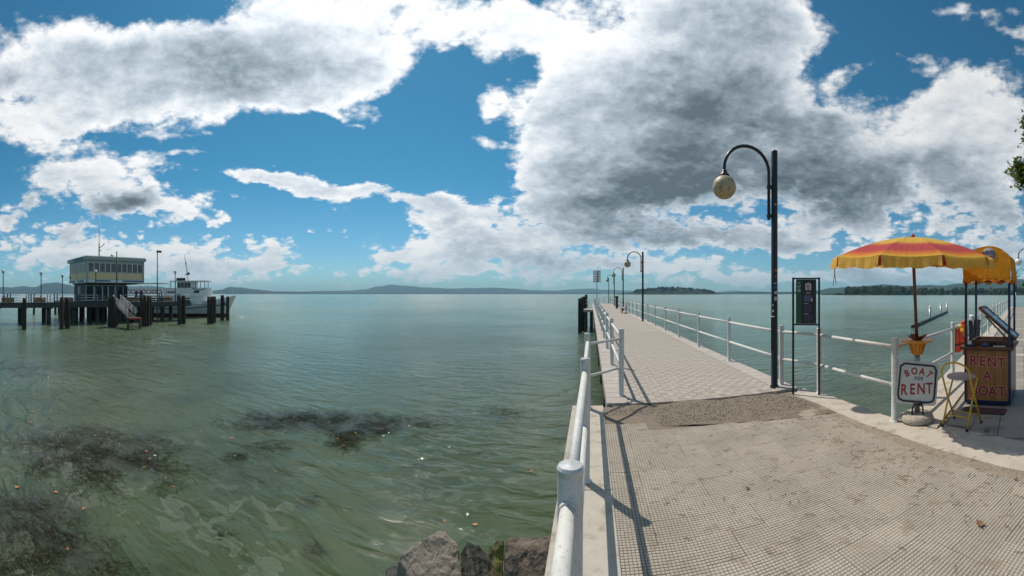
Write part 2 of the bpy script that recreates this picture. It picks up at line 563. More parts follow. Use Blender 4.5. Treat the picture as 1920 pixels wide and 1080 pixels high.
M['globe'] = material('stained_lamp_globe', (0.46, 0.36, 0.21), 0.5, vary=0.3, scale=20, dirt=(0.13, 0.085, 0.045), dirt_amt=0.5, dirt_scale=22, bump=0.0015, bump_scale=130)
M['globe_white'] = material('white_lamp_globe', (0.75, 0.72, 0.64), 0.3, vary=0.08, scale=10)
M['blue_iron'] = material('navy_blue_enamel', (0.010, 0.022, 0.075), 0.35, vary=0.2, scale=10)
M['blue_rail'] = material('bright_blue_enamel', (0.022, 0.075, 0.19), 0.45, vary=0.2, scale=6)
M['old_wood'] = material('weathered_pile_wood', (0.055, 0.042, 0.032), 0.9, vary=0.4, scale=2.5, grain=((0.028, 0.023, 0.02), (9, 9, 0.7), 0.75), bump=0.012, bump_scale=14)
M['dark_wood'] = material('dark_pile_wood', (0.03, 0.024, 0.02), 0.9, vary=0.4, scale=2.5, grain=((0.018, 0.016, 0.014), (9, 9, 0.7), 0.7), bump=0.012, bump_scale=14)
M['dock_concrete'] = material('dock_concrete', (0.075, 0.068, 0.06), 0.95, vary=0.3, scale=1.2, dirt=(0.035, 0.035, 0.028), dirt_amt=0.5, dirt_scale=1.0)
M['rust'] = material('rusty_steel', (0.10, 0.055, 0.035), 0.85, vary=0.4, scale=8, dirt=(0.03, 0.022, 0.018), dirt_amt=0.5, dirt_scale=6)
M['white_paint'] = material('white_paint', (0.70, 0.70, 0.69), 0.4, vary=0.08, scale=2)
M['boat_white'] = material('boat_white_gelcoat', (0.78, 0.79, 0.80), 0.35, vary=0.07, scale=1.2, dirt=(0.35, 0.30, 0.25), dirt_amt=0.1, dirt_scale=1.5)
M['red_paint'] = material('red_paint', (0.42, 0.03, 0.022), 0.5, vary=0.15, scale=8)
M['dark_red'] = material('dark_red_antifouling', (0.10, 0.018, 0.016), 0.7, vary=0.2, scale=2)
M['dark_glass'] = glass('dark_glass', (0.014, 0.034, 0.036))
M['station_grey'] = material('station_grey_metal', (0.36, 0.40, 0.39), 0.55, vary=0.08, scale=1.0)
M['station_ochre'] = material('station_ochre_panel', (0.74, 0.58, 0.33), 0.6, vary=0.07, scale=1.0)
M['station_blue'] = material('station_blue_sign', (0.05, 0.12, 0.20), 0.5, vary=0.05)
M['station_dark'] = material('station_dark_steel', (0.045, 0.05, 0.05), 0.6, vary=0.15, scale=2)
M['frame_white'] = material('white_window_frame', (0.7, 0.72, 0.72), 0.4, vary=0.05)
M['curtain'] = material('pale_blind', (0.40, 0.38, 0.33), 0.8, vary=0.08, scale=3)
M['flower_box'] = material('terracotta_planter', (0.20, 0.14, 0.11), 0.85, vary=0.2, scale=4)
M['flower'] = material('red_flowers', (0.40, 0.035, 0.03), 0.7, vary=0.5, scale=30)
M['leaf_green'] = material('green_leaves', (0.05, 0.10, 0.025), 0.55, vary=0.4, scale=12)
M['skin'] = material('skin', (0.42, 0.25, 0.18), 0.6, vary=0.05)
M['cloth_blue'] = material('blue_cloth', (0.03, 0.07, 0.16), 0.85)
M['cloth_dark'] = material('dark_cloth', (0.02, 0.022, 0.03), 0.85)
M['cloth_red'] = material('red_cloth', (0.35, 0.05, 0.04), 0.85)
M['hair'] = material('dark_hair', (0.015, 0.011, 0.008), 0.6)
M['rubber'] = material('black_rubber', (0.012, 0.012, 0.013), 0.7)
M['grey_sign'] = material('sign_white_board', (0.58, 0.56, 0.52), 0.55, vary=0.08, scale=5, dirt=(0.35, 0.30, 0.25), dirt_amt=0.2, dirt_scale=5)
M['letter_red'] = material('letter_red', (0.30, 0.018, 0.022), 0.5, vary=0.12, scale=20)
M['letter_black'] = material('letter_black', (0.012, 0.012, 0.014), 0.5)
M['letter_pink'] = material('letter_pale_outline', (0.62, 0.42, 0.36), 0.6, vary=0.1, scale=20)
M['umbrella_wood'] = material('brown_umbrella_pole', (0.11, 0.045, 0.022), 0.5, vary=0.25, scale=8)
M['funnel_yellow'] = material('yellow_orange_plastic', (0.62, 0.26, 0.02), 0.4, vary=0.15, scale=8)
M['terrazzo'] = material('exposed_aggregate', (0.46, 0.40, 0.32), 0.9, vary=0.7, scale=70, dirt=(0.10, 0.08, 0.06), dirt_amt=0.55, dirt_scale=75, bump=0.004, bump_scale=110)
M['steel'] = material('galvanised_steel', (0.42, 0.42, 0.41), 0.4, metal=0.7, vary=0.2, scale=14)
M['stool_yellow'] = material('yellow_enamel', (0.58, 0.36, 0.02), 0.35, vary=0.12, scale=14, dirt=(0.2, 0.12, 0.03), dirt_amt=0.15, dirt_scale=30)
M['stool_seat'] = material('grey_mauve_seat', (0.32, 0.275, 0.275), 0.5, vary=0.08, scale=8)
M['kiosk_wood'] = material('varnished_pine', (0.40, 0.18, 0.05), 0.45, vary=0.2, scale=3, grain=((0.24, 0.10, 0.026), (22, 22, 1.6), 0.75), per_object=0.12)
M['kiosk_top'] = material('dark_varnished_wood', (0.13, 0.055, 0.022), 0.4, vary=0.2, scale=3, grain=((0.09, 0.035, 0.015), (3, 22, 22), 0.7))
M['kiosk_blue'] = material('kiosk_navy_paint', (0.008, 0.019, 0.075), 0.35, vary=0.15, scale=10)
M['canopy_yellow'] = material('yellow_canvas', (0.66, 0.30, 0.012), 0.8, vary=0.14, scale=7, dirt=(0.38, 0.15, 0.01), dirt_amt=0.4, dirt_scale=9, bump=0.004, bump_scale=16)
M['canopy_orange'] = material('orange_piping', (0.50, 0.11, 0.015), 0.8, vary=0.12)
M['mauve_pane'] = material('hazy_plastic_pane', (0.24, 0.225, 0.28), 0.65, vary=0.12, scale=6)
M['vest_orange'] = material('orange_vest', (0.80, 0.085, 0.012), 0.7, vary=0.25, scale=16)
M['vest_yellow'] = material('yellow_vest', (0.72, 0.42, 0.015), 0.7, vary=0.2, scale=16)
M['bin'] = material('dark_bin_plastic', (0.022, 0.028, 0.032), 0.5, vary=0.2, scale=8)
M['mat'] = material('dark_door_mat', (0.045, 0.04, 0.042), 0.95, vary=0.3, scale=60, bump=0.003, bump_scale=200)
M['mat_text'] = material('mat_red_lettering', (0.22, 0.035, 0.03), 0.95)
M['display_blue'] = material('pale_blue_display_lining', (0.30, 0.42, 0.52), 0.25, vary=0.15, scale=7)
M['paper'] = material('paper', (0.62, 0.62, 0.6), 0.8, vary=0.05)
M['sign_dark'] = material('sign_dark_panel', (0.013, 0.010, 0.015), 0.35, vary=0.1)
M['sign_green'] = material('sign_green_band', (0.012, 0.085, 0.025), 0.4, vary=0.1)
M['sign_brown'] = material('sign_brown_frame', (0.035, 0.018, 0.010), 0.5)
M['sign_print'] = material('sign_pale_print', (0.55, 0.52, 0.50), 0.6)
M['sign_photo'] = material('sign_violet_photo', (0.095, 0.085, 0.17), 0.4, vary=0.3, scale=30)
M['sticker_red'] = material('sticker_red', (0.5, 0.05, 0.03), 0.5)
M['sticker_yellow'] = material('sticker_yellow', (0.62, 0.42, 0.03), 0.5)
M['sticker_blue'] = material('sticker_blue', (0.05, 0.09, 0.28), 0.5)
M['dry_leaf'] = material('dry_orange_leaf', (0.42, 0.19, 0.085), 0.7, vary=0.4, scale=40, per_object=0.25)
M['yellow_leaf'] = material('yellow_leaf', (0.50, 0.33, 0.05), 0.7, vary=0.3, scale=40, per_object=0.2)
M['brown_leaf'] = material('brown_leaf', (0.20, 0.10, 0.045), 0.8, vary=0.3, scale=40, per_object=0.2)
M['weed'] = material('floating_weed', (0.042, 0.037, 0.022), 0.9, vary=0.7, scale=9, spec=0.1)
M['weed_green'] = material('green_weed', (0.055, 0.055, 0.018), 0.9, vary=0.6, scale=9, spec=0.1)
M['foam'] = material('white_flotsam', (0.75, 0.75, 0.72), 0.6)
M['needle'] = material('dry_needles', (0.20, 0.12, 0.065), 0.9, vary=0.4, scale=60)

# ------------------------------------------------------------------ lake
def wp(px, py, z):
    """World point seen at picture position (px, py) on level z."""
    return pol(px, (EYE - z) * F / (py - HORIZON_Y), z)


WEED_BEDS = [  # picture column, row, half width and half depth in metres, weight
    (200, 850, 2.6, 2.2, 1.3), (90, 820, 2.2, 2.2, 0.9), (60, 960, 1.6, 1.2, 1.2), (60, 1050, 1.7, 0.8, 1.4), (600, 790, 2.8, 1.6, 1.1), (700, 800, 2.0, 1.2, 0.8), (480, 790, 2.0, 1.6, 0.7),
    (940, 775, 1.4, 1.4, 0.6), (40, 690, 4.0, 3.0, 0.8), (250, 660, 6.0, 3.0, 0.4), (580, 940, 0.6, 0.4, 0.8), (590, 1035, 0.5, 0.4, 0.8), (410, 1000, 0.6, 0.4, 0.6),
]

def water_material():
    m = bpy.data.materials.new('lake_water')
    m.use_nodes = True
    N = Nodes(m.node_tree)
    bs = m.node_tree.nodes['Principled BSDF']
    pos = N.node('ShaderNodeNewGeometry').outputs['Position']
    # murky green near the quay, paler patches of silt and painted-in sky reflection further out
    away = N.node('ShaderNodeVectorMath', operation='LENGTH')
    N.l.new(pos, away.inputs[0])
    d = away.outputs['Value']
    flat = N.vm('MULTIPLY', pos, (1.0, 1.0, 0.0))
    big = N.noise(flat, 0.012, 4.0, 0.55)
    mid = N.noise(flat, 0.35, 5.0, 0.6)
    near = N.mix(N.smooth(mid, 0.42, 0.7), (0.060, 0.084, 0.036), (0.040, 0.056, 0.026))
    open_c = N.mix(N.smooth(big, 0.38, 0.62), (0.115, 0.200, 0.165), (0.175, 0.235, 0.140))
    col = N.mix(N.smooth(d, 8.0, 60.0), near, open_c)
    # beds of weed just under the surface
    beds = None
    for (px, py, ru, rv, wgt) in WEED_BEDS:
        c = wp(px, py, WATER)
        mp = N.node('ShaderNodeMapping', vector_type='TEXTURE')
        N.l.new(flat, mp.inputs['Vector'])
        mp.inputs['Location'].default_value = (c.x, c.y, 0)
        mp.inputs['Rotation'].default_value = (0, 0, math.atan2(c.y, c.x))
        mp.inputs['Scale'].default_value = (rv, ru, 1)
        g = N.node('ShaderNodeTexGradient', gradient_type='SPHERICAL')
        N.l.new(mp.outputs[0], g.inputs[0])
        beds = N.m('MULTIPLY_ADD', g.outputs['Fac'], wgt, beds if beds is not None else 0.0)
    wn = N.noise(N.vm('MULTIPLY', flat, (1.0, 1.6, 0.0)), 1.6, 7.0, 0.68, 0.5)
    weed = N.smooth(N.m('ADD', beds, N.m('MULTIPLY', N.m('SUBTRACT', wn, 0.5), 1.7)), 0.2, 0.9, 0.0, 0.78)
    col = N.mix(weed, col, (0.030, 0.031, 0.018))
    # thin scum drifting on the sheltered water, with sharp curling rims
    fn = N.noise(N.vm('MULTIPLY', flat, (1.0, 1.5, 0.0)), 1.6, 2.5, 0.5, 0.8)
    band = N.m('ABSOLUTE', N.m('SUBTRACT', fn, 0.56))
    film = N.m('MAXIMUM', N.smooth(band, 0.004, 0.014, 1.0, 0.0), N.smooth(fn, 0.555, 0.575, 0.0, 0.55))
    film = N.m('MULTIPLY', film, N.smooth(N.noise(flat, 0.5, 3.0, 0.5), 0.42, 0.58))
    film = N.m('MULTIPLY', film, N.smooth(d, 7.5, 16.0, 0.75, 0.0))
    col = N.mix(film, col, (0.135, 0.155, 0.105))
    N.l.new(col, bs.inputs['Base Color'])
    bs.inputs['IOR'].default_value = 1.33
    bs.inputs['Specular IOR Level'].default_value = 0.5
    # open water is ruffled; in the lee of quay and piers it lies smoother
    N.l.new(N.smooth(d, 12.0, 160.0, 0.03, 0.16), bs.inputs['Roughness'])
    w1 = N.noise(N.vm('MULTIPLY', pos, (0.75, 1.6, 0.0)), 1.15, 3.0, 0.5, 0.6)
    w2 = N.noise(N.vm('MULTIPLY', pos, (1.0, 2.0, 0.0)), 5.5, 5.0, 0.62, 0.5)
    w3 = N.noise(N.vm('MULTIPLY', pos, (0.5, 1.5, 0.0)), 0.22, 3.0, 0.55)
    gust = N.noise(N.vm('MULTIPLY', pos, (1.0, 1.0, 0.0)), 0.09, 3.0, 0.5)
    open_w = N.smooth(d, 7.0, 40.0)
    h = N.m('MULTIPLY', w1, 0.13)
    h = N.m('MULTIPLY_ADD', N.m('MULTIPLY', w2, N.smooth(gust, 0.35, 0.65, 0.25, 1.0)), N.m('MULTIPLY_ADD', open_w, 0.065, 0.019), h)
    h = N.m('MULTIPLY_ADD', w3, N.m('MULTIPLY', open_w, 0.40), h)
    bp = N.node('ShaderNodeBump')
    bp.inputs['Strength'].default_value = 1.0
    bp.inputs['Distance'].default_value = 1.0
    N.l.new(h, bp.inputs['Height'])
    N.l.new(bp.outputs[0], bs.inputs['Normal'])
    return m


S = 12800.0
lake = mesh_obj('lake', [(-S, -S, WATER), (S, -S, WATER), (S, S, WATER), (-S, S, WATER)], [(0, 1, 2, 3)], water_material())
tag(lake, kind='structure')


# ------------------------------------------------------------------ far shores
def forest_mat(name, a, b, scale):
    m = bpy.data.materials.new(name)
    m.use_nodes = True
    N = Nodes(m.node_tree)
    bs = m.node_tree.nodes['Principled BSDF']
    pos = N.node('ShaderNodeNewGeometry').outputs['Position']
    n = N.noise(pos, scale, 6.0, 0.65)
    N.l.new(N.mix(N.smooth(n, 0.35, 0.65), a, b), bs.inputs['Base Color'])
    bs.inputs['Roughness'].default_value = 0.95
    bs.inputs['Specular IOR Level'].default_value = 0.1
    return m


M['forest_far'] = forest_mat('far_forest', (0.020, 0.035, 0.026), (0.045, 0.065, 0.042), 0.004)
M['forest_mid'] = forest_mat('mid_forest', (0.014, 0.027, 0.018), (0.036, 0.054, 0.030), 0.012)
M['forest_near'] = forest_mat('near_forest', (0.012, 0.025, 0.013), (0.036, 0.052, 0.024), 0.03)


def ridge(name, prof, dist, depth, mat, rough=0.12, seed=0, step=4):
    """A range of hills along the bearings of prof [(column, height in px)], dist metres off, depth metres through."""
    xs = []
    px = prof[0][0]
    while px <= prof[-1][0]:
        xs.append(px)
        px += step
    rows = 9
    verts, faces = [], []
    for i, px in enumerate(xs):
        for (x0, h0), (x1, h1) in zip(prof, prof[1:]):
            if x0 <= px <= x1:
                k = (px - x0) / (x1 - x0)
                k = k * k * (3 - 2 * k)
                h = h0 + (h1 - h0) * k
                break
        hm = h / F * dist
        for j in range(rows):
            t = j / (rows - 1)
            dd = dist - depth * 0.5 + depth * t
            shape = math.sin(math.pi * min(1.0, t * 1.0)) ** 0.8 if 0 < t < 1 else 0.0
            nz = noise.fractal(Vector((px * 0.03 + seed, t * 3.0, seed * 1.7)), 0.9, 2.0, 5)
            z = WATER - 0.6 + (hm + EYE - WATER) * shape * (1.0 + rough * nz) if shape > 0 else WATER - 0.6
            verts.append(pol(px, dd, z))
    n = rows
    for i in range(len(xs) - 1):
        for j in range(rows - 1):
            faces.append((i * n + j, i * n + j + 1, (i + 1) * n + j + 1, (i + 1) * n + j))
    o = mesh_obj(name, verts, faces, mat, smooth=True)
    tag(o, kind='structure')
    return o


ridge('hills', [(380, 4), (440, 6), (560, 4), (600, 6), (650, 6), (680, 8), (710, 14), (735, 18), (760, 15), (800, 12), (850, 10), (880, 11), (920, 12), (960, 10),
                (1000, 7), (1040, 6), (1080, 9), (1110, 10), (1130, 8), (1180, 6), (1250, 5), (1340, 4), (1380, 6), (1400, 5), (1480, 3), (1560, 3)], 11200, 1800, M['forest_far'], 0.06, 3)
ridge('hills', [(-220, 12), (-120, 16), (-60, 15), (0, 12), (20, 12), (45, 15), (65, 13), (85, 20), (105, 22), (125, 18), (150, 12), (190, 10), (250, 14), (290, 15), (330, 10),
                (390, 5), (415, 8), (430, 13), (450, 12), (480, 8), (520, 5), (620, 2.2), (760, 1.6), (1000, 1.6), (1130, 2.2)], 7000, 1200, M['forest_mid'], 0.10, 5)
ridge('hills', [(1330, 2.5), (1400, 3.5), (1480, 4), (1530, 6), (1560, 11), (1600, 14), (1640, 16), (1660, 17), (1700, 15), (1740, 17), (1770, 16), (1800, 20), (1850, 24), (1900, 27), (1960, 28),
                (2050, 26), (2160, 30), (2300, 22)], 4500, 900, M['forest_mid'], 0.08, 9)
ridge('island', [(1150, 0), (1185, 3), (1200, 7), (1230, 10), (1262, 11.5), (1300, 9.5), (1325, 6.5), (1340, 2.5), (1352, 0)], 2600, 320, M['forest_near'], 0.10, 12, 3)
ridge('shore', [(1540, 0.3), (1590, 2.0), (1700, 2.6), (1800, 3.0), (1900, 4), (2000, 5), (2250, 6)], 1300, 220, M['forest_near'], 0.1, 15, 4)


def clump(bm, c, r, h, seed, sub=2):
    """One tree-shaped lump of foliage with an uneven outline."""
    b = bmesh.new()
    bmesh.ops.create_icosphere(b, subdivisions=sub, radius=1.0)
    for v in b.verts:
        n = noise.fractal(v.co * 1.9 + Vector((seed * 3.3, seed * 1.1, 0)), 0.8, 2.1, 4)
        k = 1.0 + 0.5 * n
        v.co = Vector((c[0] + v.co.x * r * k, c[1] + v.co.y * r * k, c[2] + h * 0.5 + v.co.z * h * 0.5 * k))
    me = bpy.data.meshes.new('tmp')
    b.to_mesh(me)
    b.free()
    bm.from_mesh(me)
    bpy.data.meshes.remove(me)


rnd = random.Random(11)
bm = bmesh.new()
for k in range(230):
    px = rnd.uniform(1584, 1985) if k < 170 else rnd.uniform(1590, 1700)
    dd = rnd.uniform(1190, 1290)
    tall = 17 if px < 1712 else 14
    hh = rnd.uniform(0.55, 1.0) * tall / F * dd
    if 1712 < px < 1722:
        hh *= 0.5
    p = pol(px, dd, WATER + 0.2)
    clump(bm, p, rnd.uniform(6, 12), hh, k)
for k in range(70):     # scrub and reeds along the water
    p = pol(rnd.uniform(1560, 1985), rnd.uniform(1165, 1190), WATER - 0.5)
    clump(bm, p, rnd.uniform(5, 11), rnd.uniform(3, 8), k + 300, 1)
wood = MB(); wood.bm.free(); wood.bm = bm
tag(wood.build('far_wood', M['forest_near']), 'dark wood of rounded trees along the far right shore', 'wood', kind='stuff')
bm = bmesh.new()
for k in range(120):
    px = rnd.uniform(1188, 1338)
    h0 = 11.0 * max(0.0, math.sin(math.pi * (px - 1175) / 172)) ** 0.7
    dd = rnd.uniform(2480, 2620)
    clump(bm, pol(px, dd, WATER + h0 / F * 2600 * rnd.uniform(0.75, 0.95)), rnd.uniform(8, 15), rnd.uniform(10, 20), k + 50, 1)
wood = MB(); wood.bm.free(); wood.bm = bm
tag(wood.build('island_wood', M['forest_near']), 'dark treetops covering the low island beyond the pier', 'wood', kind='stuff')

# ------------------------------------------------------------------ quay, promenade and pier (z = 0 is the walking surface)
PD = Vector((math.sin(R(65.5)), math.cos(R(65.5)), 0))       # direction of the promenade's edge
PN = Vector((PD.y, -PD.x, 0))                                # to the land side
C0 = Vector((3.5, 3.22, 0))


def prom(s, t, z=0.0):
    p = C0 + PD * s + PN * t
    return Vector((p.x, p.y, z))


def sheet(name, poly, z, mat, parent=None):
    o = mesh_obj(name, [(p[0], p[1], z) for p in poly], [tuple(range(len(poly)))], mat, parent)
    return o


quay = MB()
quay.prism([(-0.25, -8), (3.5, -8), (3.5, 5.40), (-0.25, 5.40)], WATER - 1.0, -0.03)
quay = tag(quay.build('quay', M['wall']), kind='structure')
sheet('joint_bed', [(0.10, -7.9), (3.2, -7.9), (3.2, 5.30), (0.10, 5.30)], -0.012, M['joint'], quay)

# kerb strip on the lake side, three cast lengths
y0 = -8.0
for y1 in (0.9, 3.05, 5.36):
    b = MB()
    b.box((-0.262, y0 + 0.004, -0.05), (0.165 + (0.01 if y1 > 1 else 0.0), y1 - 0.004, 0.012), 0.006)
    b.build('kerb_length', M['concrete'], quay)
    y0 = y1


def slab_mesh(name, depth, seed, n=10, size=0.2497):
    """One cement paving tile: a grid of small raised squares in a bed."""
    rr = random.Random(seed)
    verts, faces, mats = [], [], []

    def quadbox(x0, x1, yy0, yy1, zb, zt, mi, inset=0.0):
        k = len(verts)
        verts.extend([(x0, yy0, zb), (x1, yy0, zb), (x1, yy1, zb), (x0, yy1, zb),
                      (x0 + inset, yy0 + inset, zt), (x1 - inset, yy0 + inset, zt), (x1 - inset, yy1 - inset, zt), (x0 + inset, yy1 - inset, zt)])
        for f in ((4, 5, 6, 7), (0, 1, 5, 4), (1, 2, 6, 5), (2, 3, 7, 6), (3, 0, 4, 7)):
            faces.append(tuple(k + i for i in f))
            mats.append(mi)

    h = size / 2
    quadbox(-h, h, -h, h, -0.03, -depth, 1)
    p = size / n
    for i in range(n):
        for j in range(n):
            g = p * rr.uniform(0.07, 0.11)
            z = rr.uniform(-0.0006, 0.0004)
            if rr.random() < 0.0:
                continue
            quadbox(-h + i * p + g, -h + (i + 1) * p - g, -h + j * p + g, -h + (j + 1) * p - g, -depth - 0.0002, z, 0, 0.0012)
    me = bpy.data.meshes.new(name)
    me.from_pydata(verts, [], faces)
    me.materials.append(M['mosaic'])
    me.materials.append(M['joint'])
    me.polygons.foreach_set('material_index', mats)
    return me


slab_meshes = [slab_mesh('paving_tile', d, i) for i, d in enumerate((0.0045, 0.004, 0.003, 0.002, 0.0012, 0.0035))]
rs = random.Random(3)
for i in range(11):
    for j in range(-8, 20):
        cx, cy = 0.30 + i * 0.2505, -0.27 + j * 0.2505
        limit = 4.9 if i < 2 else (4.45 if i < 9 else 4.25)
        if cy > limit or math.hypot(cx, cy) < 1.75 or (cy < 0 and cx < 1.2):
            continue
        me = rs.choices(slab_meshes, (4, 4, 3, 2, 1.3, 3))[0]
        o = link(bpy.data.objects.new('paving_tile', me), quay)
        o.location = (cx + rs.uniform(-0.0015, 0.0015), cy + rs.uniform(-0.0015, 0.0015), rs.uniform(-0.0008, 0.0006))
        o.rotation_euler = (rs.uniform(-0.003, 0.003), rs.uniform(-0.003, 0.003), rs.choice((0, 1, 2, 3)) * math.pi / 2 + rs.uniform(-0.004, 0.004))
# plain tiles behind the camera's feet, out of the photograph, as one bed
sheet('tile_bed', [(0.17, -7.9), (2.93, -7.9), (2.93, -2.2), (0.17, -2.2)], -0.004, M['mosaic'], quay)


def wavy(poly, amp, seed, sub=14):
    """Break a polygon's edges into an uneven line."""
    out = []
    for i, p in enumerate(poly):
        q = poly[(i + 1) % len(poly)]
        for k in range(sub):
            t = k / sub
            x = p[0] + (q[0] - p[0]) * t
            y = p[1] + (q[1] - p[1]) * t
            n = noise.noise_vector(Vector((x * 2.6 + seed, y * 2.6, seed)))
            out.append((x + n.x * amp, y + n.y * amp))
    return out


def rough_patch(name, poly, z, mat, parent, height=0.012, seed=0, cell=0.06):
    """A patch of rough ground as a relief sheet with an uneven outline."""
    b = bmesh.new()
    vs = [b.verts.new((p[0], p[1], z)) for p in poly]
    b.faces.new(vs)
    bmesh.ops.triangulate(b, faces=b.faces[:])
    for _ in range(5):
        long_e = [e for e in b.edges if e.calc_length() > cell * 2.2]
        if not long_e:
            break
        bmesh.ops.subdivide_edges(b, edges=long_e, cuts=1)
        bmesh.ops.triangulate(b, faces=b.faces[:])
    border = {v for e in b.edges if len(e.link_faces) == 1 for v in e.verts}
    for v in b.verts:
        n = noise.fractal(Vector((v.co.x * 5 + seed, v.co.y * 5, 0.3)), 0.8, 2.0, 4)
        v.co.z += height * (0.55 + 0.6 * n) if v not in border else -0.004
    m = MB(); m.bm.free(); m.bm = b
    o = m.build(name, mat, parent)
    for f in o.data.polygons:
        f.use_smooth = True
    return o


gravel_poly = wavy([(0.20, 4.98), (0.80, 4.95), (0.84, 4.50), (2.0, 4.46), (2.72, 4.42), (2.98, 4.15), (3.1, 4.0), (3.14, 5.1), (2.8, 5.40), (1.6, 5.46), (0.3, 5.42)], 0.085, 4)
rough_patch('gravel_patch', gravel_poly, -0.006, M['gravel'], quay, 0.012, 2)
# strip of dirt between the tiles and the white edge, then the white edge itself
dirt = [(2.93, 4.5), (2.93, 2.6), (2.92, 0.6), (2.94, -1.5), (2.94, -7.8), (3.16, -7.8), (3.15, -1.5), (3.12, 0.6), (3.16, 2.6), (3.14, 4.6)]
rough_patch('dirt_strip', wavy(dirt, 0.05, 9, 10), -0.005, M['sand'], quay, 0.007, 5, 0.08)
edge = [(3.10, -7.8), (3.10, 0.5), (3.09, 2.2), (3.07, 3.6), (3.10, 4.6), (3.02, 5.15), (3.40, 5.38), (3.505, 4.7), (3.49, 3.6), (3.505, 3.15), (3.53, 1.0), (3.52, -7.8)]
b = MB()
b.prism(wavy(edge[::1], 0.018, 21, 10), -0.12, 0.006)
b.build('edge_slab', M['concrete'], quay)
# pebbles and grit on the gravel
peb = MB()
for k in range(1500):
    x, y = rs.uniform(0.3, 3.0), rs.uniform(4.45, 5.38)
    if x < 0.85 and y < 5.0:
        continue
    r = rs.uniform(0.003, 0.009) * (1.5 if rs.random() < 0.06 else 1.0)
    peb.sphere((x, y, 0.004 + r * 0.3), r, 5, 4, (rs.uniform(0.8, 1.4), rs.uniform(0.8, 1.3), 0.7))
tag(peb.build('grit', M['pebble'], quay), kind='stuff')

# promenade
pp = MB()
pts = [prom(0, 0), prom(0, 0) + Vector((0.02, -11, 0)), prom(30, 20), prom(42, 20), prom(42, 0)]
pp.prism([(p.x, p.y) for p in pts][::-1], WATER - 1.0, -0.031)
promenade = tag(pp.build('promenade', M['wall']), kind='structure')


def grid_mat(name, base, joint, sx, sy, ang):
    m = bpy.data.materials.new(name)
    m.use_nodes = True
    N = Nodes(m.node_tree)
    bs = m.node_tree.nodes['Principled BSDF']
    pos = N.node('ShaderNodeNewGeometry').outputs['Position']
    mp = N.node('ShaderNodeMapping')
    N.l.new(pos, mp.inputs[0])
    mp.inputs['Rotation'].default_value = (0, 0, ang)
    br = N.node('ShaderNodeTexBrick')
    N.l.new(mp.outputs[0], br.inputs['Vector'])
    br.inputs['Color1'].default_value = (*base, 1)
    br.inputs['Color2'].default_value = (*[c * 0.85 for c in base], 1)
    br.inputs['Mortar'].default_value = (*joint, 1)
    br.inputs['Scale'].default_value = 1.0
    br.inputs['Mortar Size'].default_value = 0.006
    br.inputs['Brick Width'].default_value = sx
    br.inputs['Row Height'].default_value = sy
    n = N.noise(pos, 2.0, 5.0, 0.6)
    v = N.m('MULTIPLY_ADD', N.m('SUBTRACT', n, 0.5), 0.5, 1.0)
    N.l.new(N.mix(1.0, br.outputs['Color'], N.vec(v, v, v), 'MULTIPLY'), bs.inputs['Base Color'])
    bs.inputs['Roughness'].default_value = 0.9
    return m


ANG = math.atan2(PD.y, PD.x)
M['slab_far'] = grid_mat('promenade_slabs_far', (0.30, 0.275, 0.24), (0.12, 0.10, 0.08), 0.33, 0.33, -ANG)
q = [prom(7.2, 0.55), prom(7.2, 19), prom(41.9, 19), prom(41.9, 0.55)]
sheet('slab_surface', [(p.x, p.y) for p in q][::-1], -0.002, M['slab_far'], promenade)
q = [prom(-0.2, 0.30), prom(-0.2, 0.30) + Vector((0.0, -11, 0)), prom(7.2, 19), prom(7.2, 0.50)]
sheet('slab_bed', [(max(p.x, 3.51), p.y) for p in q][::-1], -0.014, M['joint'], promenade)
b = MB()
b.box((-0.158, -0.158, -0.03), (0.158, 0.158, 0.0), 0.003)
first = b.build('paving_slab', M['slab'], promenade)
count = 0
for i in range(-16, 22):
    for j in range(0, 17):
        p = prom(0.17 + i * 0.325, 0.72 + j * 0.325)
        if p.x < 3.70 or count >= 295 or math.atan2(p.x, p.y) > 1.42 or p.y < 0.3:
            continue
        o = first if count == 0 else link(bpy.data.objects.new('paving_slab', first.data), promenade)
        count += 1
        o.location = (p.x, p.y, rs.uniform(-0.004, 0.001))
        o.rotation_euler = (rs.uniform(-0.004, 0.004), rs.uniform(-0.004, 0.004), ANG + rs.uniform(-0.006, 0.006))
# pale coping along the water and pale bands across the paving
for k in range(28):
    b = MB()
    q = [prom(0.06 + k * 1.5, -0.03), prom(0.06 + k * 1.5, 0.54), prom(1.55 + k * 1.5, 0.54), prom(1.55 + k * 1.5, -0.03)]
    if k == 0:
        q[0], q[1] = prom(0.04, -0.03), Vector((3.56, 2.72, 0))
    b.prism([(p.x, p.y) for p in q][::-1], -0.14, 0.008)
    b.build('coping_stone', M['concrete'], promenade)
b = MB()
b.prism([(3.535, 2.70), (3.72, 2.72), (3.74, 1.6), (3.95, 1.0), (3.90, 0.2), (3.535, 0.2)][::-1], -0.03, -0.001)
b.build('edge_fill', M['concrete'], promenade)
for s in (5.2, 8.4, 12.5, 19.0, 28.0):
    b = MB()
    q = [prom(s, 0.58), prom(s, 9.0), prom(s + 0.3, 9.0), prom(s + 0.3, 0.58)]
    b.prism([(p.x, p.y) for p in q][::-1], -0.02, 0.004)
    b.build('pale_band', M['concrete'], promenade)

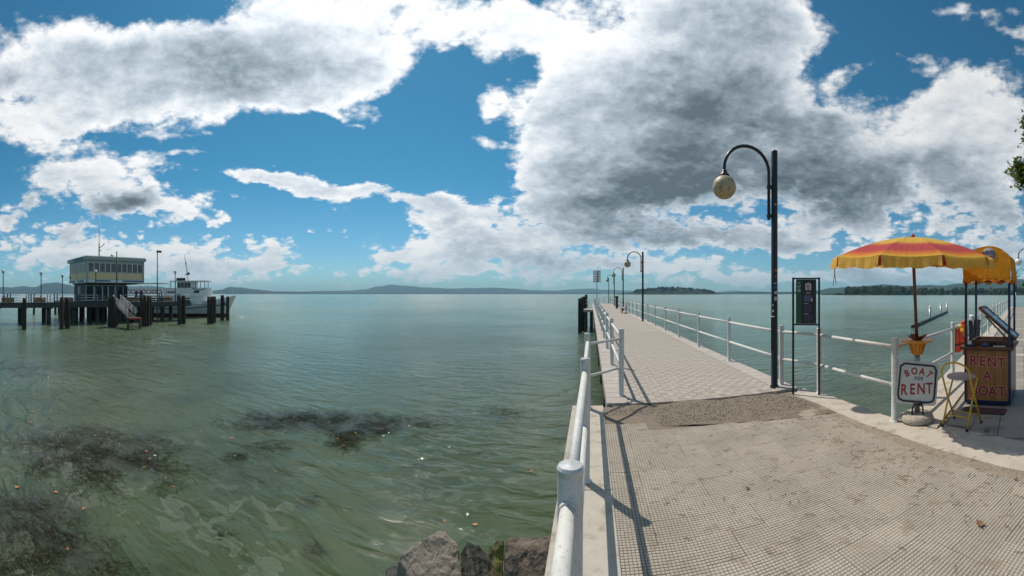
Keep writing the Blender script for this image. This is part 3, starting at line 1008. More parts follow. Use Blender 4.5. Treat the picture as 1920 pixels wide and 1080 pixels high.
# pier
PIER_END = 64.0
pier = MB()
pier.box((0.27, 5.44, -0.34), (3.31, PIER_END, -0.033))
pier.box((0.30, 5.60, -0.62), (0.62, PIER_END - 0.2, -0.34))
pier.box((2.94, 5.60, -0.62), (3.26, PIER_END - 0.2, -0.34))
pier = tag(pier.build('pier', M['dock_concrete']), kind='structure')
for k in range(15):
    y = 8.2 + k * 3.95
    for x in (0.55, 3.0):
        b = MB()
        b.tube([(x, y, WATER - 1.5), (x, y, -0.62)], 0.19, 10)
        b.build('pile', M['dock_concrete'], pier)
    b = MB()
    b.box((0.32, y - 0.18, -0.92), (3.24, y + 0.18, -0.625))
    b.build('cross_beam', M['dock_concrete'], pier)
sheet('paver_bed', [(0.5, 5.46), (3.05, 5.46), (3.05, 16.0), (0.5, 16.0)], -0.016, M['joint'], pier)
for side, (xa, xb) in enumerate(((0.232, 0.548), (3.002, 3.348))):
    y = 5.46
    while y < 20.0:
        b = MB()
        ln = 0.295
        b.box((xa, y + 0.003, -0.16), (xb, y + ln - 0.003, 0.012 + rs.uniform(-0.002, 0.002)), 0.005)
        b.build('coping_stone', M['coping'], pier)
        y += ln
    b = MB()
    b.box((xa, y + 0.003, -0.16), (xb, PIER_END + 0.02, 0.012))
    b.build('coping_strip', M['coping'], pier)
PW, PL = 0.1112, 0.128
paver = {}
for nm in ('light', 'dark'):
    b = MB()
    b.box((-PW / 2 + 0.002, -PL / 2 + 0.002, -0.03), (PW / 2 - 0.002, PL / 2 - 0.002, 0.0), 0.003)
    o = b.build('paver', M['paver_' + nm], pier)
    paver[nm] = o
used = {'light': False, 'dark': False}
rest = {'light': MB(), 'dark': MB()}
for j in range(82):
    for i in range(22):
        nm = 'light' if (i + j) % 2 else 'dark'
        if j == 0:
            nm = 'dark' if i % 3 else 'light'
        x, y = 0.552 + (i + 0.5) * PW, 5.475 + (j + 0.5) * PL
        z = rs.uniform(-0.0035, 0.0005)
        if j < 13:
            o = paver[nm] if not used[nm] else link(bpy.data.objects.new('paver', paver[nm].data), pier)
            used[nm] = True
            o.location = (x, y, z)
            o.rotation_euler = (rs.uniform(-0.006, 0.006), rs.uniform(-0.006, 0.006), rs.uniform(-0.012, 0.012))
        else:
            rest[nm].box((x - PW / 2 + 0.002, y - PL / 2 + 0.002, -0.03), (x + PW / 2 - 0.002, y + PL / 2 - 0.002, z))
for nm in rest:
    tag(rest[nm].build('paver_field', M['paver_' + nm], pier), kind='stuff')


def checker_mat():
    m = bpy.data.materials.new('pier_pavers_far')
    m.use_nodes = True
    N = Nodes(m.node_tree)
    bs = m.node_tree.nodes['Principled BSDF']
    pos = N.node('ShaderNodeNewGeometry').outputs['Position']
    ck = N.node('ShaderNodeTexChecker')
    N.l.new(N.vm('MULTIPLY', pos, (1 / PW, 1 / PL, 0.0)), ck.inputs['Vector'])
    ck.inputs['Scale'].default_value = 1.0
    ck.inputs['Color1'].default_value = (0.385, 0.34, 0.288, 1)
    ck.inputs['Color2'].default_value = (0.335, 0.288, 0.245, 1)
    n = N.noise(pos, 0.9, 5.0, 0.6)
    v = N.m('MULTIPLY_ADD', N.m('SUBTRACT', n, 0.5), 0.4, 1.0)
    N.l.new(N.mix(1.0, ck.outputs['Color'], N.vec(v, v, v), 'MULTIPLY'), bs.inputs['Base Color'])
    bs.inputs['Roughness'].default_value = 0.9
    return m


sheet('paver_surface', [(0.55, 15.97), (3.0, 15.97), (3.0, PIER_END), (0.55, PIER_END)], -0.003, checker_mat(), pier)


# ------------------------------------------------------------------ riprap by the quay
def boulder(name, pts, mat, label, seed, disp=0.02, cuts=3, group=None):
    b = bmesh.new()
    for p in pts:
        b.verts.new(p)
    res = bmesh.ops.convex_hull(b, input=b.verts[:])
    junk = [e for e in res['geom_interior'] if isinstance(e, bmesh.types.BMVert)]
    bmesh.ops.delete(b, geom=junk, context='VERTS')
    bmesh.ops.recalc_face_normals(b, faces=b.faces[:])
    bmesh.ops.bevel(b, geom=b.edges[:], offset=0.018, segments=1, affect='EDGES')
    bmesh.ops.triangulate(b, faces=b.faces[:])
    for _ in range(cuts):
        bmesh.ops.subdivide_edges(b, edges=[e for e in b.edges if e.calc_length() > 0.035], cuts=1)
        bmesh.ops.triangulate(b, faces=b.faces[:])
    b.normal_update()
    for v in b.verts:
        n = noise.fractal(v.co * 5.0 + Vector((seed, 0, 0)), 0.7, 2.1, 6)
        rg = noise.ridged_multi_fractal(v.co * 3.0 + Vector((0, seed, 0)), 0.9, 2.0, 4, 1.0, 2.0)
        v.co += v.normal * (disp * n - disp * 0.5 * max(0.0, rg - 1.2))
    m = MB(); m.bm.free(); m.bm = b
    o = m.build(name, mat)
    tag(o, label, 'rock', group)
    return o


M['rock'] = material('brown_rock', (0.27, 0.23, 0.18), 0.9, vary=0.45, scale=9, dirt=(0.12, 0.10, 0.075), dirt_amt=0.4, dirt_scale=9, bump=0.012, bump_scale=38)
M['rock_dark'] = material('dark_rock', (0.16, 0.125, 0.095), 0.9, vary=0.45, scale=6, dirt=(0.03, 0.025, 0.02), dirt_amt=0.6, dirt_scale=7, bump=0.012, bump_scale=42)
M['rock_wet'] = material('wet_weedy_rock', (0.022, 0.022, 0.014), 0.18, vary=0.6, scale=10, dirt=(0.05, 0.055, 0.02), dirt_amt=0.4, dirt_scale=12, bump=0.02, bump_scale=60)
M['rock_lichen'] = material('lichen_rock', (0.20, 0.155, 0.085), 0.9, vary=0.4, scale=8, dirt=(0.19, 0.21, 0.02), dirt_amt=0.7, dirt_scale=8, bump=0.012, bump_scale=50)
G = 'riprap rocks at the foot of the quay'
boulder('rock', [wp(832, 992, -1.50), wp(805, 1002, -1.55), wp(770, 1030, -1.72), wp(744, 1046, -1.86), wp(747, 1086, -2.15), wp(812, 1150, -2.0), wp(862, 1105, -1.86),
                 wp(861, 1022, -1.58), pol(815, 5.25, -2.5), pol(750, 5.1, -2.6), pol(862, 5.2, -2.5), pol(790, 4.3, -2.7), pol(860, 4.2, -2.7)], M['rock'],
        'large brown rock with a slanting flat face, leftmost of the riprap', 1.0, 0.022, 4, G)
boulder('rock', [wp(876, 1012, -1.78), wp(862, 1040, -1.95), wp(905, 1030, -1.95), wp(930, 1070, -2.05), wp(865, 1100, -2.05), wp(900, 1120, -2.0), pol(880, 5.0, -2.5), pol(925, 4.9, -2.6), pol(900, 4.1, -2.6)],
        M['rock_wet'], 'black wet weedy rock between the two brown rocks', 2.0, 0.035, 4, G)
boulder('rock', [wp(930, 1010, -1.62), wp(946, 1011, -1.60), wp(915, 1032, -1.8), wp(914, 1062, -2.0), wp(945, 1075, -1.95), wp(944, 1030, -1.7), pol(935, 4.95, -2.5), pol(915, 4.7, -2.5), pol(940, 4.3, -2.5)],
        M['rock_lichen'], 'small rock with yellow green lichen beside the dark rock', 3.0, 0.02, 4, G)
boulder('rock', [wp(948, 1006, -1.55), wp(1034, 1004, -1.52), wp(1060, 1020, -1.50), wp(1032, 1036, -1.53), wp(1000, 1022, -1.54), wp(950, 1022, -1.58), wp(946, 1060, -1.9), wp(950, 1130, -2.0), wp(1060, 1150, -1.9),
                 pol(948, 4.9, -2.6), pol(1050, 4.9, -2.6), pol(950, 4.1, -2.7), pol(1060, 4.0, -2.7)], M['rock_dark'],
        'dark brown rock with a flat top next to the white railing', 4.0, 0.022, 4, G)
boulder('rock', [wp(722, 1066, -2.16), wp(742, 1058, -2.12), wp(752, 1082, -2.12), wp(715, 1100, -2.2), pol(735, 4.95, -2.6), pol(720, 4.5, -2.6), pol(750, 4.6, -2.6), pol(740, 4.4, -2.3)],
        M['rock_wet'], 'low wet rock awash at the left foot of the large brown rock', 5.0, 0.02, 3, G)
boulder('rock', [wp(862, 1078, -2.0), wp(930, 1074, -1.98), wp(945, 1110, -1.95), wp(870, 1130, -1.95), pol(880, 4.6, -2.6), pol(930, 4.6, -2.6), pol(900, 4.0, -2.6)],
        M['rock_wet'], 'low wet rock with shells in front of the black weedy rock', 6.0, 0.02, 3, G)

# ------------------------------------------------------------------ white pipe railings
def post_parts(mat, r=0.042, h=1.05):
    b = MB()
    b.lathe([(r * 1.45, -0.03), (r * 1.42, 0.018), (r * 1.1, 0.026), (r, 0.034), (r, h * 0.42), (r * 1.012, h * 0.43), (r * 1.012, h * 0.47), (r, h * 0.48), (r, h - 0.02)], 18)
    me = b.build('post', mat)
    b = MB()
    b.lathe([(r * 1.06, h - 0.024), (r * 1.06, h - 0.006), (r * 0.92, h + 0.003), (0, h + 0.009)], 18, smooth=False)
    cap = b.build('cap', M['cap'], me)
    return me, cap


POSTS = {}
for key in ('white_pipe', 'old_pipe'):
    POSTS[key] = post_parts(M[key])


def railing(name, label, pts, mat='white_pipe', group=None, zs=(0.93, 0.47), h=None, stub=0.0, post_mask=None, rr=0.025, ground=0.0, sag=0.0):
    base = Vector((pts[0][0], pts[0][1], ground))
    root = empty(name, base)
    tag(root, label, 'railing', group)
    pm, cm = POSTS[mat]
    for k, p in enumerate(pts):
        if post_mask and not post_mask[k]:
            continue
        po = link(bpy.data.objects.new('post', pm.data), root)
        po.location = Vector((p[0], p[1], ground)) - base
        po.rotation_euler = (rs.uniform(-0.008, 0.008), rs.uniform(-0.008, 0.008), rs.uniform(0, 6))
        link(bpy.data.objects.new('cap', cm.data), po)
    for a, c in zip(pts, pts[1:]):
        for z in zs:
            va, vc = Vector((a[0], a[1], ground + z)) - base, Vector((c[0], c[1], ground + z)) - base
            d = (vc - va).normalized()
            b = MB()
            mid = (va + vc) * 0.5 + Vector((0, 0, -sag))
            b.tube([va - d * stub, mid, vc + d * stub], rr, 12)
            for e_, s_ in ((va, 1), (vc, -1)):      # weld collars at the posts
                b.tube([e_ + d * s_ * 0.036, e_ + d * s_ * 0.052], rr * 1.16, 12)
            b.build('rail', M[mat], root)
    return root


LEFT = [(-0.07, -2.9), (-0.07, -0.85), (-0.072, 1.20), (-0.052, 3.2), (-0.045, 5.24)]
railing('railing', 'thick white pipe railing in the foreground along the lake side of the quay', LEFT)
railing('railing', 'two short white pipes bridging the gap between quay railing and pier railing', [(-0.045, 5.24), (0.46, 5.86)], post_mask=(False, False), zs=(0.90, 0.45), stub=0.02, rr=0.02)
railing('railing', 'long white pipe railing along the left edge of the pier', [(0.47, 5.86 + k * 2.55) for k in range(23)])
railing('railing', 'long white pipe railing along the right edge of the pier', [(3.20, 5.78 + k * 2.55) for k in range(23)])
railing('railing', 'white pipe railing closing the far end of the pier', [(0.47, 63.6), (1.4, 63.7), (2.3, 63.7), (3.2, 63.6)])
railing('railing', 'flaking white pipe railing behind the information board at the root of the pier', [(3.20, 5.78), (3.45, 4.97), (3.40, 3.26)], mat='old_pipe',
        post_mask=(False, True, True), stub=0.05, zs=(0.94, 0.46))
PR = [prom(0.0, 0.14)] + [prom(2.62 * k, 0.16) for k in range(1, 16)]
PR[0] = Vector((3.40, 3.26, 0))
railing('railing', 'white pipe railing along the promenade edge running past the boat rental stand', [(p.x, p.y) for p in PR], mat='old_pipe', post_mask=[False] + [True] * 15)
railing('railing', 'far white railing across the end of the promenade', [(p.x, p.y) for p in (prom(41.6, 3.2), prom(41.6, 5.6), prom(41.6, 8.0), prom(41.6, 10.4))])
for key in POSTS:      # the patterns themselves are not part of the scene
    for o in POSTS[key][::-1]:
        bpy.data.objects.remove(o)


# ------------------------------------------------------------------ hooked lamps
def make_lamp(label, loc, rz, group, globe='globe', detail=True):
    root = empty('street_lamp', loc, rz)
    tag(root, label, 'street lamp', group)
    b = MB()
    b.lathe([(0.075, -0.02), (0.075, 0.03), (0.058, 0.05), (0.057, 0.9), (0.0555, 4.03), (0.05, 4.05), (0, 4.055)], 18)
    b.build('pole', M['black_iron'], root)
    r, x0, zc = 0.395, -0.105, 3.66
    pts = [(x0, 0, 2.86), (x0, 0, zc)]
    pts += [(x0 - r + r * math.cos(a), 0, zc + r * math.sin(a)) for a in [math.pi * k / 14 for k in range(1, 14)]]
    xe = x0 - 2 * r
    pts += [(xe, 0, zc), (xe, 0, 3.60)]
    b = MB()
    b.tube(pts, 0.027, 12)
    arm = b.build('arm', M['black_iron'], root)
    for z in (2.93, 3.42):
        b = MB()
        b.box((x0 - 0.035, -0.03, z - 0.03), (-0.05, 0.03, z + 0.03), 0.008)
        b.build('bracket', M['black_iron'], arm)
    b = MB()
    b.lathe([(0.03, 3.62), (0.045, 3.60), (0.05, 3.565), (0.085, 3.535), (0.09, 3.50), (0, 3.50)], 18, (xe, 0, 0))
    b.build('collar', M['black_iron'], arm)
    b = MB()
    b.sphere((xe, 0, 3.335), 0.193, 24, 16)
    b.build('globe', M[globe], arm)
    return root


GL = 'black hooked lamps along the pier'
lamp0 = make_lamp('tall black lamp with hooked arm and stained globe at the root of the pier', (3.02, 5.70, 0), R(-3), GL)
for (y, dz, lab) in ((21.8, 0.06, 'second black hooked lamp out along the right side of the pier'),
                     (35.2, 0.0, 'third black hooked lamp out along the right side of the pier'),
                     (48.6, -0.1, 'fourth and farthest black hooked lamp along the pier')):
    o = copy_tree(lamp0)
    o.location = (3.02, y, 0)
    o['label'] = lab
o = empty('lamp_pole', (2.9, 61.5, 0))
tag(o, 'plain dark pole without an arm near the far end of the pier', 'pole')
b = MB()
b.lathe([(0.055, 0), (0.05, 4.0), (0.09, 4.02), (0.09, 4.2), (0, 4.25)], 12)
b.build('pole', M['black_iron'], o)
# base box, stickers and clamps on the nearest lamp's pole
cap_z = 0.0
back = Vector((3.02, 5.70, 0))
view = math.atan2(-back.y, -back.x) - lamp0.rotation_euler.z


def sticker(z, ang, w, h, mat, n=6):
    verts, faces = [], []
    for k in range(n + 1):
        a = view + ang + (k / n - 0.5) * w / 0.058
        for zz in (z - h / 2, z + h / 2):
            verts.append((0.0588 * math.cos(a), 0.0588 * math.sin(a), zz))
    for k in range(n):
        faces.append((2 * k, 2 * k + 2, 2 * k + 3, 2 * k + 1))
    mesh_obj('sticker', verts, faces, M[mat], lamp0)


for (z, ang, w, h, mat) in ((2.0, 0.5, 0.05, 0.045, 'sticker_red'), (1.90, 0.45, 0.03, 0.04, 'sticker_red'), (1.78, 0.3, 0.035, 0.02, 'sign_print'),
                            (1.71, 0.35, 0.05, 0.04, 'sticker_blue'), (1.62, 0.45, 0.05, 0.05, 'sign_print'), (1.62, 0.45, 0.03, 0.03, 'letter_black'), (1.52, 0.4, 0.05, 0.065, 'sign_print'),
                            (1.41, -0.45, 0.03, 0.02, 'sign_print'), (1.31, -0.4, 0.036, 0.036, 'sign_print'), (3.12, 0.3, 0.03, 0.03, 'sticker_yellow')):
    if mat == 'letter_black':
        continue
    sticker(z, ang, w, h, mat)
b = MB()
b.box((-0.062, -0.04, 0.62), (0.0, 0.04, 1.22), 0.008, Matrix.Rotation(view, 4, 'Z') @ Matrix.Rotation(math.pi * 0.85, 4, 'Z'))
b.build('service_hatch', M['black_iron'], lamp0)
# lamps on the promenade at the right
GR = 'black hooked lamps on the promenade'
for (px, dd, lab) in ((1912.5, 20.4, 'nearer hooked lamp with a cream globe at the right edge above the promenade'), (1908, 36.5, 'farther hooked lamp with a cream globe at the right edge beside the nearer one')):
    o = copy_tree(lamp0)
    for ch in list(o.children):
        if ch.name.startswith(('sticker', 'service_hatch')):
            bpy.data.objects.remove(ch)
        elif ch.name.startswith('arm'):
            for g in ch.children:
                if g.name.startswith('globe'):
                    g.data = g.data.copy()
                    g.data.materials.clear()
                    g.data.materials.append(M['globe_white'])
    p = pol(px + 0.9 * F / dd * 0.9, dd)
    o.location = p
    o.rotation_euler = (0, 0, -math.atan2(p.x, p.y))
    o['label'] = lab
    o['group'] = GR
for k in (1, 2, 3):
    pass
for o in list(bpy.data.objects):     # only the nearest lamp carries stickers
    if o.name.startswith(('sticker.', 'service_hatch.')) and o.parent is not None and o.parent is not lamp0:
        bpy.data.objects.remove(o)

# ------------------------------------------------------------------ information board
pa, pb = Vector((3.055, 5.13, 0)), Vector((3.385, 4.885, 0))
ux = (pb - pa).normalized()
root = empty('information_board', (pa + pb) / 2)
tag(root, 'black framed information board with a green band on two thin legs', 'information board')
root.rotation_euler = (0, 0, math.atan2(ux.y, ux.x))
W = (pb - pa).length / 2
for s in (-1, 1):
    b = MB()
    b.box((s * W - 0.016, -0.02, -0.02), (s * W + 0.016, 0.02, 1.86), 0.002)
    b.build('leg', M['black_iron'], root)
for z in (1.843, 1.115):
    b = MB()
    b.box((-W + 0.017, -0.014, z - 0.012), (W - 0.017, 0.014, z + 0.012))
    b.build('crossbar', M['black_iron'], root)
b = MB()
b.box((-W + 0.045, -0.012, 1.13), (W - 0.045, 0.012, 1.828), 0.002)
panel = b.build('panel', M['sign_dark'], root)
for s, m_ in ((-1, 'sign_brown'), (1, 'sign_brown')):
    b = MB()
    b.box((s * (W - 0.052) - 0.006, -0.0145, 1.13), (s * (W - 0.052) + 0.006, 0.0145, 1.828))
    b.build('frame_strip', M[m_], panel)
b = MB()
b.box((-W + 0.062, -0.0138, 1.132), (-W + 0.125, 0.0, 1.826))
b.build('green_band', M['sign_green'], panel)
fr = Matrix.Rotation(R(90), 4, 'X')          # lettering upright, facing the quay


def on_board(x, z, y=-0.0155):
    return Matrix.Translation((x, y, z)) @ fr


gx = -W + 0.094
text_mesh('lettering', '02', 0.042, M['sign_print'], panel, on_board(gx, 1.768), 0.0004)
b = MB()
for s in (-1, 1):
    b.bar((gx, -0.015, 1.705), (gx + s * 0.026, -0.015, 1.728), 0.002, 0.012)
b.build('arrow_mark', M['sign_print'], panel)
b = MB()
b.lathe([(0.026, -0.001), (0.026, 0.001), (0.017, 0.001), (0.017, -0.001), (0.026, -0.001)], 20, mat=on_board(gx, 1.655))
b.build('ring_mark', M['sign_print'], panel)
b = MB()
b.box((gx - 0.008, -0.016, 1.648), (gx + 0.008, -0.0145, 1.662), 0.0)
b.build('walker_mark', M['sign_print'], panel)
# crest: a castellated shield with reddish print
cx, cz = 0.035, 1.715
prof = [(-0.045, 0.05), (-0.045, -0.05), (-0.02, -0.058), (0.005, -0.05), (0.03, -0.06), (0.045, -0.052), (0.045, 0.05), (0.03, 0.05), (0.03, 0.042), (0.018, 0.042), (0.018, 0.062), (-0.012, 0.062), (-0.012, 0.042), (-0.028, 0.042), (-0.028, 0.05)]
mesh_obj('crest', [(cx + x, -0.0155, cz + z) for x, z in prof], [tuple(range(len(prof)))], M['sign_print'], panel)
for k, (w, z) in enumerate(((0.030, 0.02), (0.026, 0.0), (0.028, -0.02), (0.02, -0.036))):
    b = MB()
    b.box((cx - w + 0.004 * (k % 2), -0.0172, cz + z - 0.006), (cx + w - 0.006, -0.0158, cz + z + 0.005))
    b.build('crest_print', M['letter_red'], panel)
for k in range(2):
    b = MB()
    b.box((cx - 0.04 + 0.012 * (1 - k), -0.015, 1.62 - k * 0.014), (cx + 0.042 - 0.02 * (1 - k), -0.0125, 1.625 - k * 0.014))
    b.build('print_line', M['sign_print'], panel)
b = MB()
b.box((cx - 0.066, -0.0155, 1.48), (cx + 0.066, -0.0124, 1.575))
b.build('photo_print', M['sign_photo'], panel)
b = MB()
b.box((cx + 0.046, -0.0165, 1.478), (cx + 0.066, -0.0156, 1.53))
b.build('photo_print', M['letter_pink'], panel)
for z0, nl in ((1.448, 8), (1.284, 7)):
    b = MB()
    b.box((cx - 0.068, -0.015, z0 - 0.004), (cx + 0.004, -0.0125, z0 + 0.003))
    b.build('print_line', M['sign_print'], panel)
    b = MB()
    for k in range(nl):
        b.box((cx - 0.068, -0.0135, z0 - 0.022 - k * 0.0145), (cx + 0.062 - 0.02 * (k == nl - 1) - rs.uniform(0, 0.01), -0.0122, z0 - 0.0178 - k * 0.0145))
    b.build('small_print', M['sign_photo'], panel)

# ------------------------------------------------------------------ umbrella in its stand, with the sign tied to it
UB = Vector((3.60, 3.06, 0))
uview = math.atan2(-UB.y, -UB.x)             # bearing from the stand to the camera
root = empty('umbrella_stand', UB)
tag(root, 'umbrella stand with round pebbled concrete foot, steel tube and yellow funnel', 'umbrella stand')
b = MB()
b.lathe([(0.0, 0.006), (0.185, 0.006), (0.208, 0.03), (0.21, 0.06), (0.195, 0.095), (0.15, 0.112), (0.06, 0.118), (0, 0.118)], 28)
b.build('foot', M['terrazzo'], root)
b = MB()
b.tube([(0, 0, 0.1), (0, 0, 0.9)], 0.036, 16)
b.build('tube', M['steel'], root)
b = MB()
n = 24
prof = [(0.06, 0.84), (0.068, 0.86), (0.088, 0.93), (0.108, 0.985), (0.195, 1.005), (0.20, 1.02), (0.19, 1.024), (0.05, 1.018), (0, 1.018)]
b.lathe(prof, n)
fun = b.build('funnel', M['funnel_yellow'], root)
for k in range(12):
    a = k * math.pi / 6
    b = MB()
    b.tube([(0.067 * math.cos(a), 0.067 * math.sin(a), 0.855), (0.109 * math.cos(a), 0.109 * math.sin(a), 0.984)], 0.006, 5)
    b.build('rib', M['canopy_orange'], fun)
for k in range(4):
    a = uview + 0.5 + k * math.pi / 2
    d, sd = Vector((math.cos(a), math.sin(a), 0)), Vector((-math.sin(a), math.cos(a), 0))
    vs = [d * 0.03 + sd * -0.045 + Vector((0, 0, 1.02)), d * 0.03 + sd * 0.045 + Vector((0, 0, 1.02)), d * 0.12 + sd * 0.04 + Vector((0, 0, 1.075)), d * 0.135 + Vector((0, 0, 1.08)), d * 0.12 + sd * -0.04 + Vector((0, 0, 1.075))]
    vs += [v + Vector((0, 0, 0.008)) for v in vs]
    mesh_obj('petal', vs, [(0, 1, 2, 3, 4)[::-1], (5, 6, 7, 8, 9), (0, 1, 6, 5), (1, 2, 7, 6), (2, 3, 8, 7), (3, 4, 9, 8), (4, 0, 5, 9)], M['umbrella_wood'], fun)


def umbrella_mat():
    m = bpy.data.materials.new('striped_umbrella_canvas')
    m.use_nodes = True
    N = Nodes(m.node_tree)
    bs = m.node_tree.nodes['Principled BSDF']
    tc = N.node('ShaderNodeTexCoord')
    sp = N.node('ShaderNodeSeparateXYZ')
    N.l.new(tc.outputs['Object'], sp.inputs[0])
    # stripes run square to each panel's middle line (panels are built along their own +X)
    n = N.noise(tc.outputs['Object'], 7.0, 4.0, 0.6)
    r = N.m('ADD', sp.outputs[0], N.m('MULTIPLY', N.m('SUBTRACT', n, 0.5), 0.04))
    col = N.ramp(r, [(0.0, (0.55, 0.06, 0.04)), (0.05, (0.62, 0.12, 0.05)), (0.09, (0.86, 0.54, 0.12)), (0.50, (0.86, 0.54, 0.11)), (0.565, (0.76, 0.24, 0.09)), (0.62, (0.60, 0.11, 0.11)),
                     (0.78, (0.60, 0.10, 0.10)), (0.84, (0.76, 0.20, 0.07)), (0.89, (0.84, 0.34, 0.06)), (0.93, (0.84, 0.48, 0.08)), (1.0, (0.80, 0.50, 0.09))])
    N.l.new(col, bs.inputs['Base Color'])
    bs.inputs['Roughness'].default_value = 0.85
    bs.inputs['Specular IOR Level'].default_value = 0.2
    tr = N.node('ShaderNodeBsdfTranslucent')
    N.l.new(col, tr.inputs['Color'])
    mx = N.node('ShaderNodeMixShader')
    mx.inputs[0].default_value = 0.45
    wr_ = N.noise(N.vm('MULTIPLY', tc.outputs['Object'], (3.0, 14.0, 3.0)), 1.0, 4.0, 0.6)
    bp = N.node('ShaderNodeBump')
    bp.inputs['Distance'].default_value = 0.02
    N.l.new(wr_, bp.inputs['Height'])
    N.l.new(bp.outputs[0], bs.inputs['Normal'])
    N.l.new(bs.outputs[0], mx.inputs[1])
    N.l.new(tr.outputs[0], mx.inputs[2])
    N.l.new(mx.outputs[0], m.node_tree.nodes['Material Output'].inputs['Surface'])
    return m


def cloth_mat(name, col, amt=0.3):
    m = material(name, col, 0.85, vary=0.14, scale=9, dirt=tuple(c * 0.6 for c in col), dirt_amt=0.3, dirt_scale=8)
    N = Nodes(m.node_tree)
    bs = m.node_tree.nodes['Principled BSDF']
    tr = N.node('ShaderNodeBsdfTranslucent')
    tr.inputs['Color'].default_value = (*col, 1)
    mx = N.node('ShaderNodeMixShader')
    mx.inputs[0].default_value = amt
    N.l.new(bs.outputs[0], mx.inputs[1])
    N.l.new(tr.outputs[0], mx.inputs[2])
    N.l.new(mx.outputs[0], m.node_tree.nodes['Material Output'].inputs['Surface'])
    return m


M['umbrella'] = umbrella_mat()
M['valance'] = cloth_mat('gold_valance_cloth', (0.76, 0.48, 0.09), 0.4)
M['valance_red'] = cloth_mat('red_lining_cloth', (0.42, 0.04, 0.04), 0.3)
left_ = Vector((math.sin(uview), -math.cos(uview), 0))      # to the picture's left, seen from the camera
if left_.dot(Vector((-UB.y, UB.x, 0))) < 0:
    left_ = -left_
root = empty('beach_umbrella', UB + left_ * 0.055 + Vector((0, 0, 0.975)))
tag(root, 'open beach umbrella with yellow, red and orange bands over the sign', 'umbrella')
root.rotation_euler = Matrix.Rotation(R(3.8), 3, Vector((-math.sin(uview), math.cos(uview), 0))).to_euler()
ZR, RISE, RAD, NG = 1.075, 0.25, 0.955, 10
b = MB()
foot_ = root.rotation_euler.to_matrix().inverted() @ (-left_ * 0.06 + Vector((0, 0, -0.15)))
b.tube([foot_, (0.0, 0, 1.28)], 0.021, 14)
b.build('pole', M['umbrella_wood'], root)
b = MB()
b.lathe([(0.0, 1.37), (0.012, 1.365), (0.028, 1.345), (0.03, 1.32)], 12)
b.build('finial', M['red_paint'], root)


def dome(r):
    return ZR + RISE * (1 - r ** 1.75)


for g in range(NG):
    a0 = uview + g * 2 * math.pi / NG
    half = math.pi / NG
    nr, na = 9, 6
    verts, faces = [], []
    for i in range(nr + 1):
        r = 0.02 + 0.98 * i / nr
        for j in range(na + 1):
            t = j / na * 2 - 1
            # straight chord between the two ribs, a little sag in the middle
            xr = r * math.cos(half)
            yr = r * math.sin(half) * t
            z = dome(r) - 0.022 * r * (1 - t * t)
            verts.append((xr * RAD / math.cos(half), yr * RAD / math.cos(half), z))
    for i in range(nr):
        for j in range(na):
            k = i * (na + 1) + j
            faces.append((k, k + na + 1, k + na + 2, k + 1))
    o = mesh_obj('canopy_panel', verts, faces, M['umbrella'], root, True)
    o.rotation_euler = (0, 0, a0)
    # hanging valance, rippled and with a gap at each rib
    verts, faces = [], []
    nv = 14
    rim = RAD
    for j in range(nv + 1):
        t = (j / nv * 2 - 1) * 0.96
        y = rim * math.tan(half) * t
        z0 = dome(1.0) - 0.022 * (1 - t * t) + 0.004
        rip = 0.022 * math.sin(j * 1.9 + g * 1.3) + 0.010 * math.sin(j * 3.7 + g)
        for q in range(4):
            d = q / 3
            verts.append((rim + 0.004 + rip * d + 0.018 * d, y + 0.004 * math.sin(j * 2.3) * d, z0 - d * (0.108 + 0.012 * math.sin(j * 0.9 + g * 2))))
    for j in range(nv):
        for q in range(3):
            k = j * 4 + q
            faces.append((k, k + 1, k + 5, k + 4))
    o = mesh_obj('valance', verts, faces, M['valance'], root, True)
    o.rotation_euler = (0, 0, a0)
    # rib under the canvas and the red gusset at it
    a1 = a0 + half
    b = MB()
    b.tube([(math.cos(a1) * r * RAD / math.cos(half), math.sin(a1) * r * RAD / math.cos(half), dome(r) - 0.012) for r in (0.03, 0.3, 0.6, 0.85, 1.0)], 0.004, 5)
    b.build('rib', M['steel'], root)
    gm = Matrix.Rotation(a1, 4, 'Z')
    rr_ = RAD / math.cos(half)
    vs = [(rr_ - 0.006, -0.03, dome(1.0) - 0.0), (rr_ - 0.006, 0.03, dome(1.0) - 0.0), (rr_ - 0.002, 0.055, dome(1.0) - 0.105), (rr_ - 0.002, -0.055, dome(1.0) - 0.105)]
    mesh_obj('gusset', [gm @ Vector(v) for v in vs], [(0, 1, 2, 3)], M['valance_red'], root)
a = uview - R(88)
for k in range(2):
    b = MB()
    ex, ey = math.cos(a) * (RAD + 0.02), math.sin(a) * (RAD + 0.02)
    b.tube([(ex, ey, ZR - 0.05), (ex + 0.01 * k, ey + 0.02 * k, ZR - 0.18), (ex - 0.015 + 0.05 * k, ey + 0.02, ZR - 0.34 + 0.02 * k)], 0.0045, 5)
    b.build('tie_strap', M['umbrella_wood'], root)

# rental sign tied to the tube
sc = UB + Vector((math.cos(uview), math.sin(uview), 0)) * 0.075
root = empty('rental_sign', (sc.x, sc.y, 0.50))
root.rotation_euler = (R(-2), R(4.5), uview + R(90))
tag(root, 'square white boat for rent sign with black rope border tied to the umbrella stand', 'sign')


def rounded(w, h, r, n=6):
    pts = []
    for cx_, cz_, a0 in ((w - r, h - r, 0), (-w + r, h - r, 90), (-w + r, -h + r, 180), (w - r, -h + r, 270)):
        for k in range(n + 1):
            an = R(a0 + 90 * k / n)
            pts.append((cx_ + r * math.cos(an), cz_ + r * math.sin(an)))
    return pts


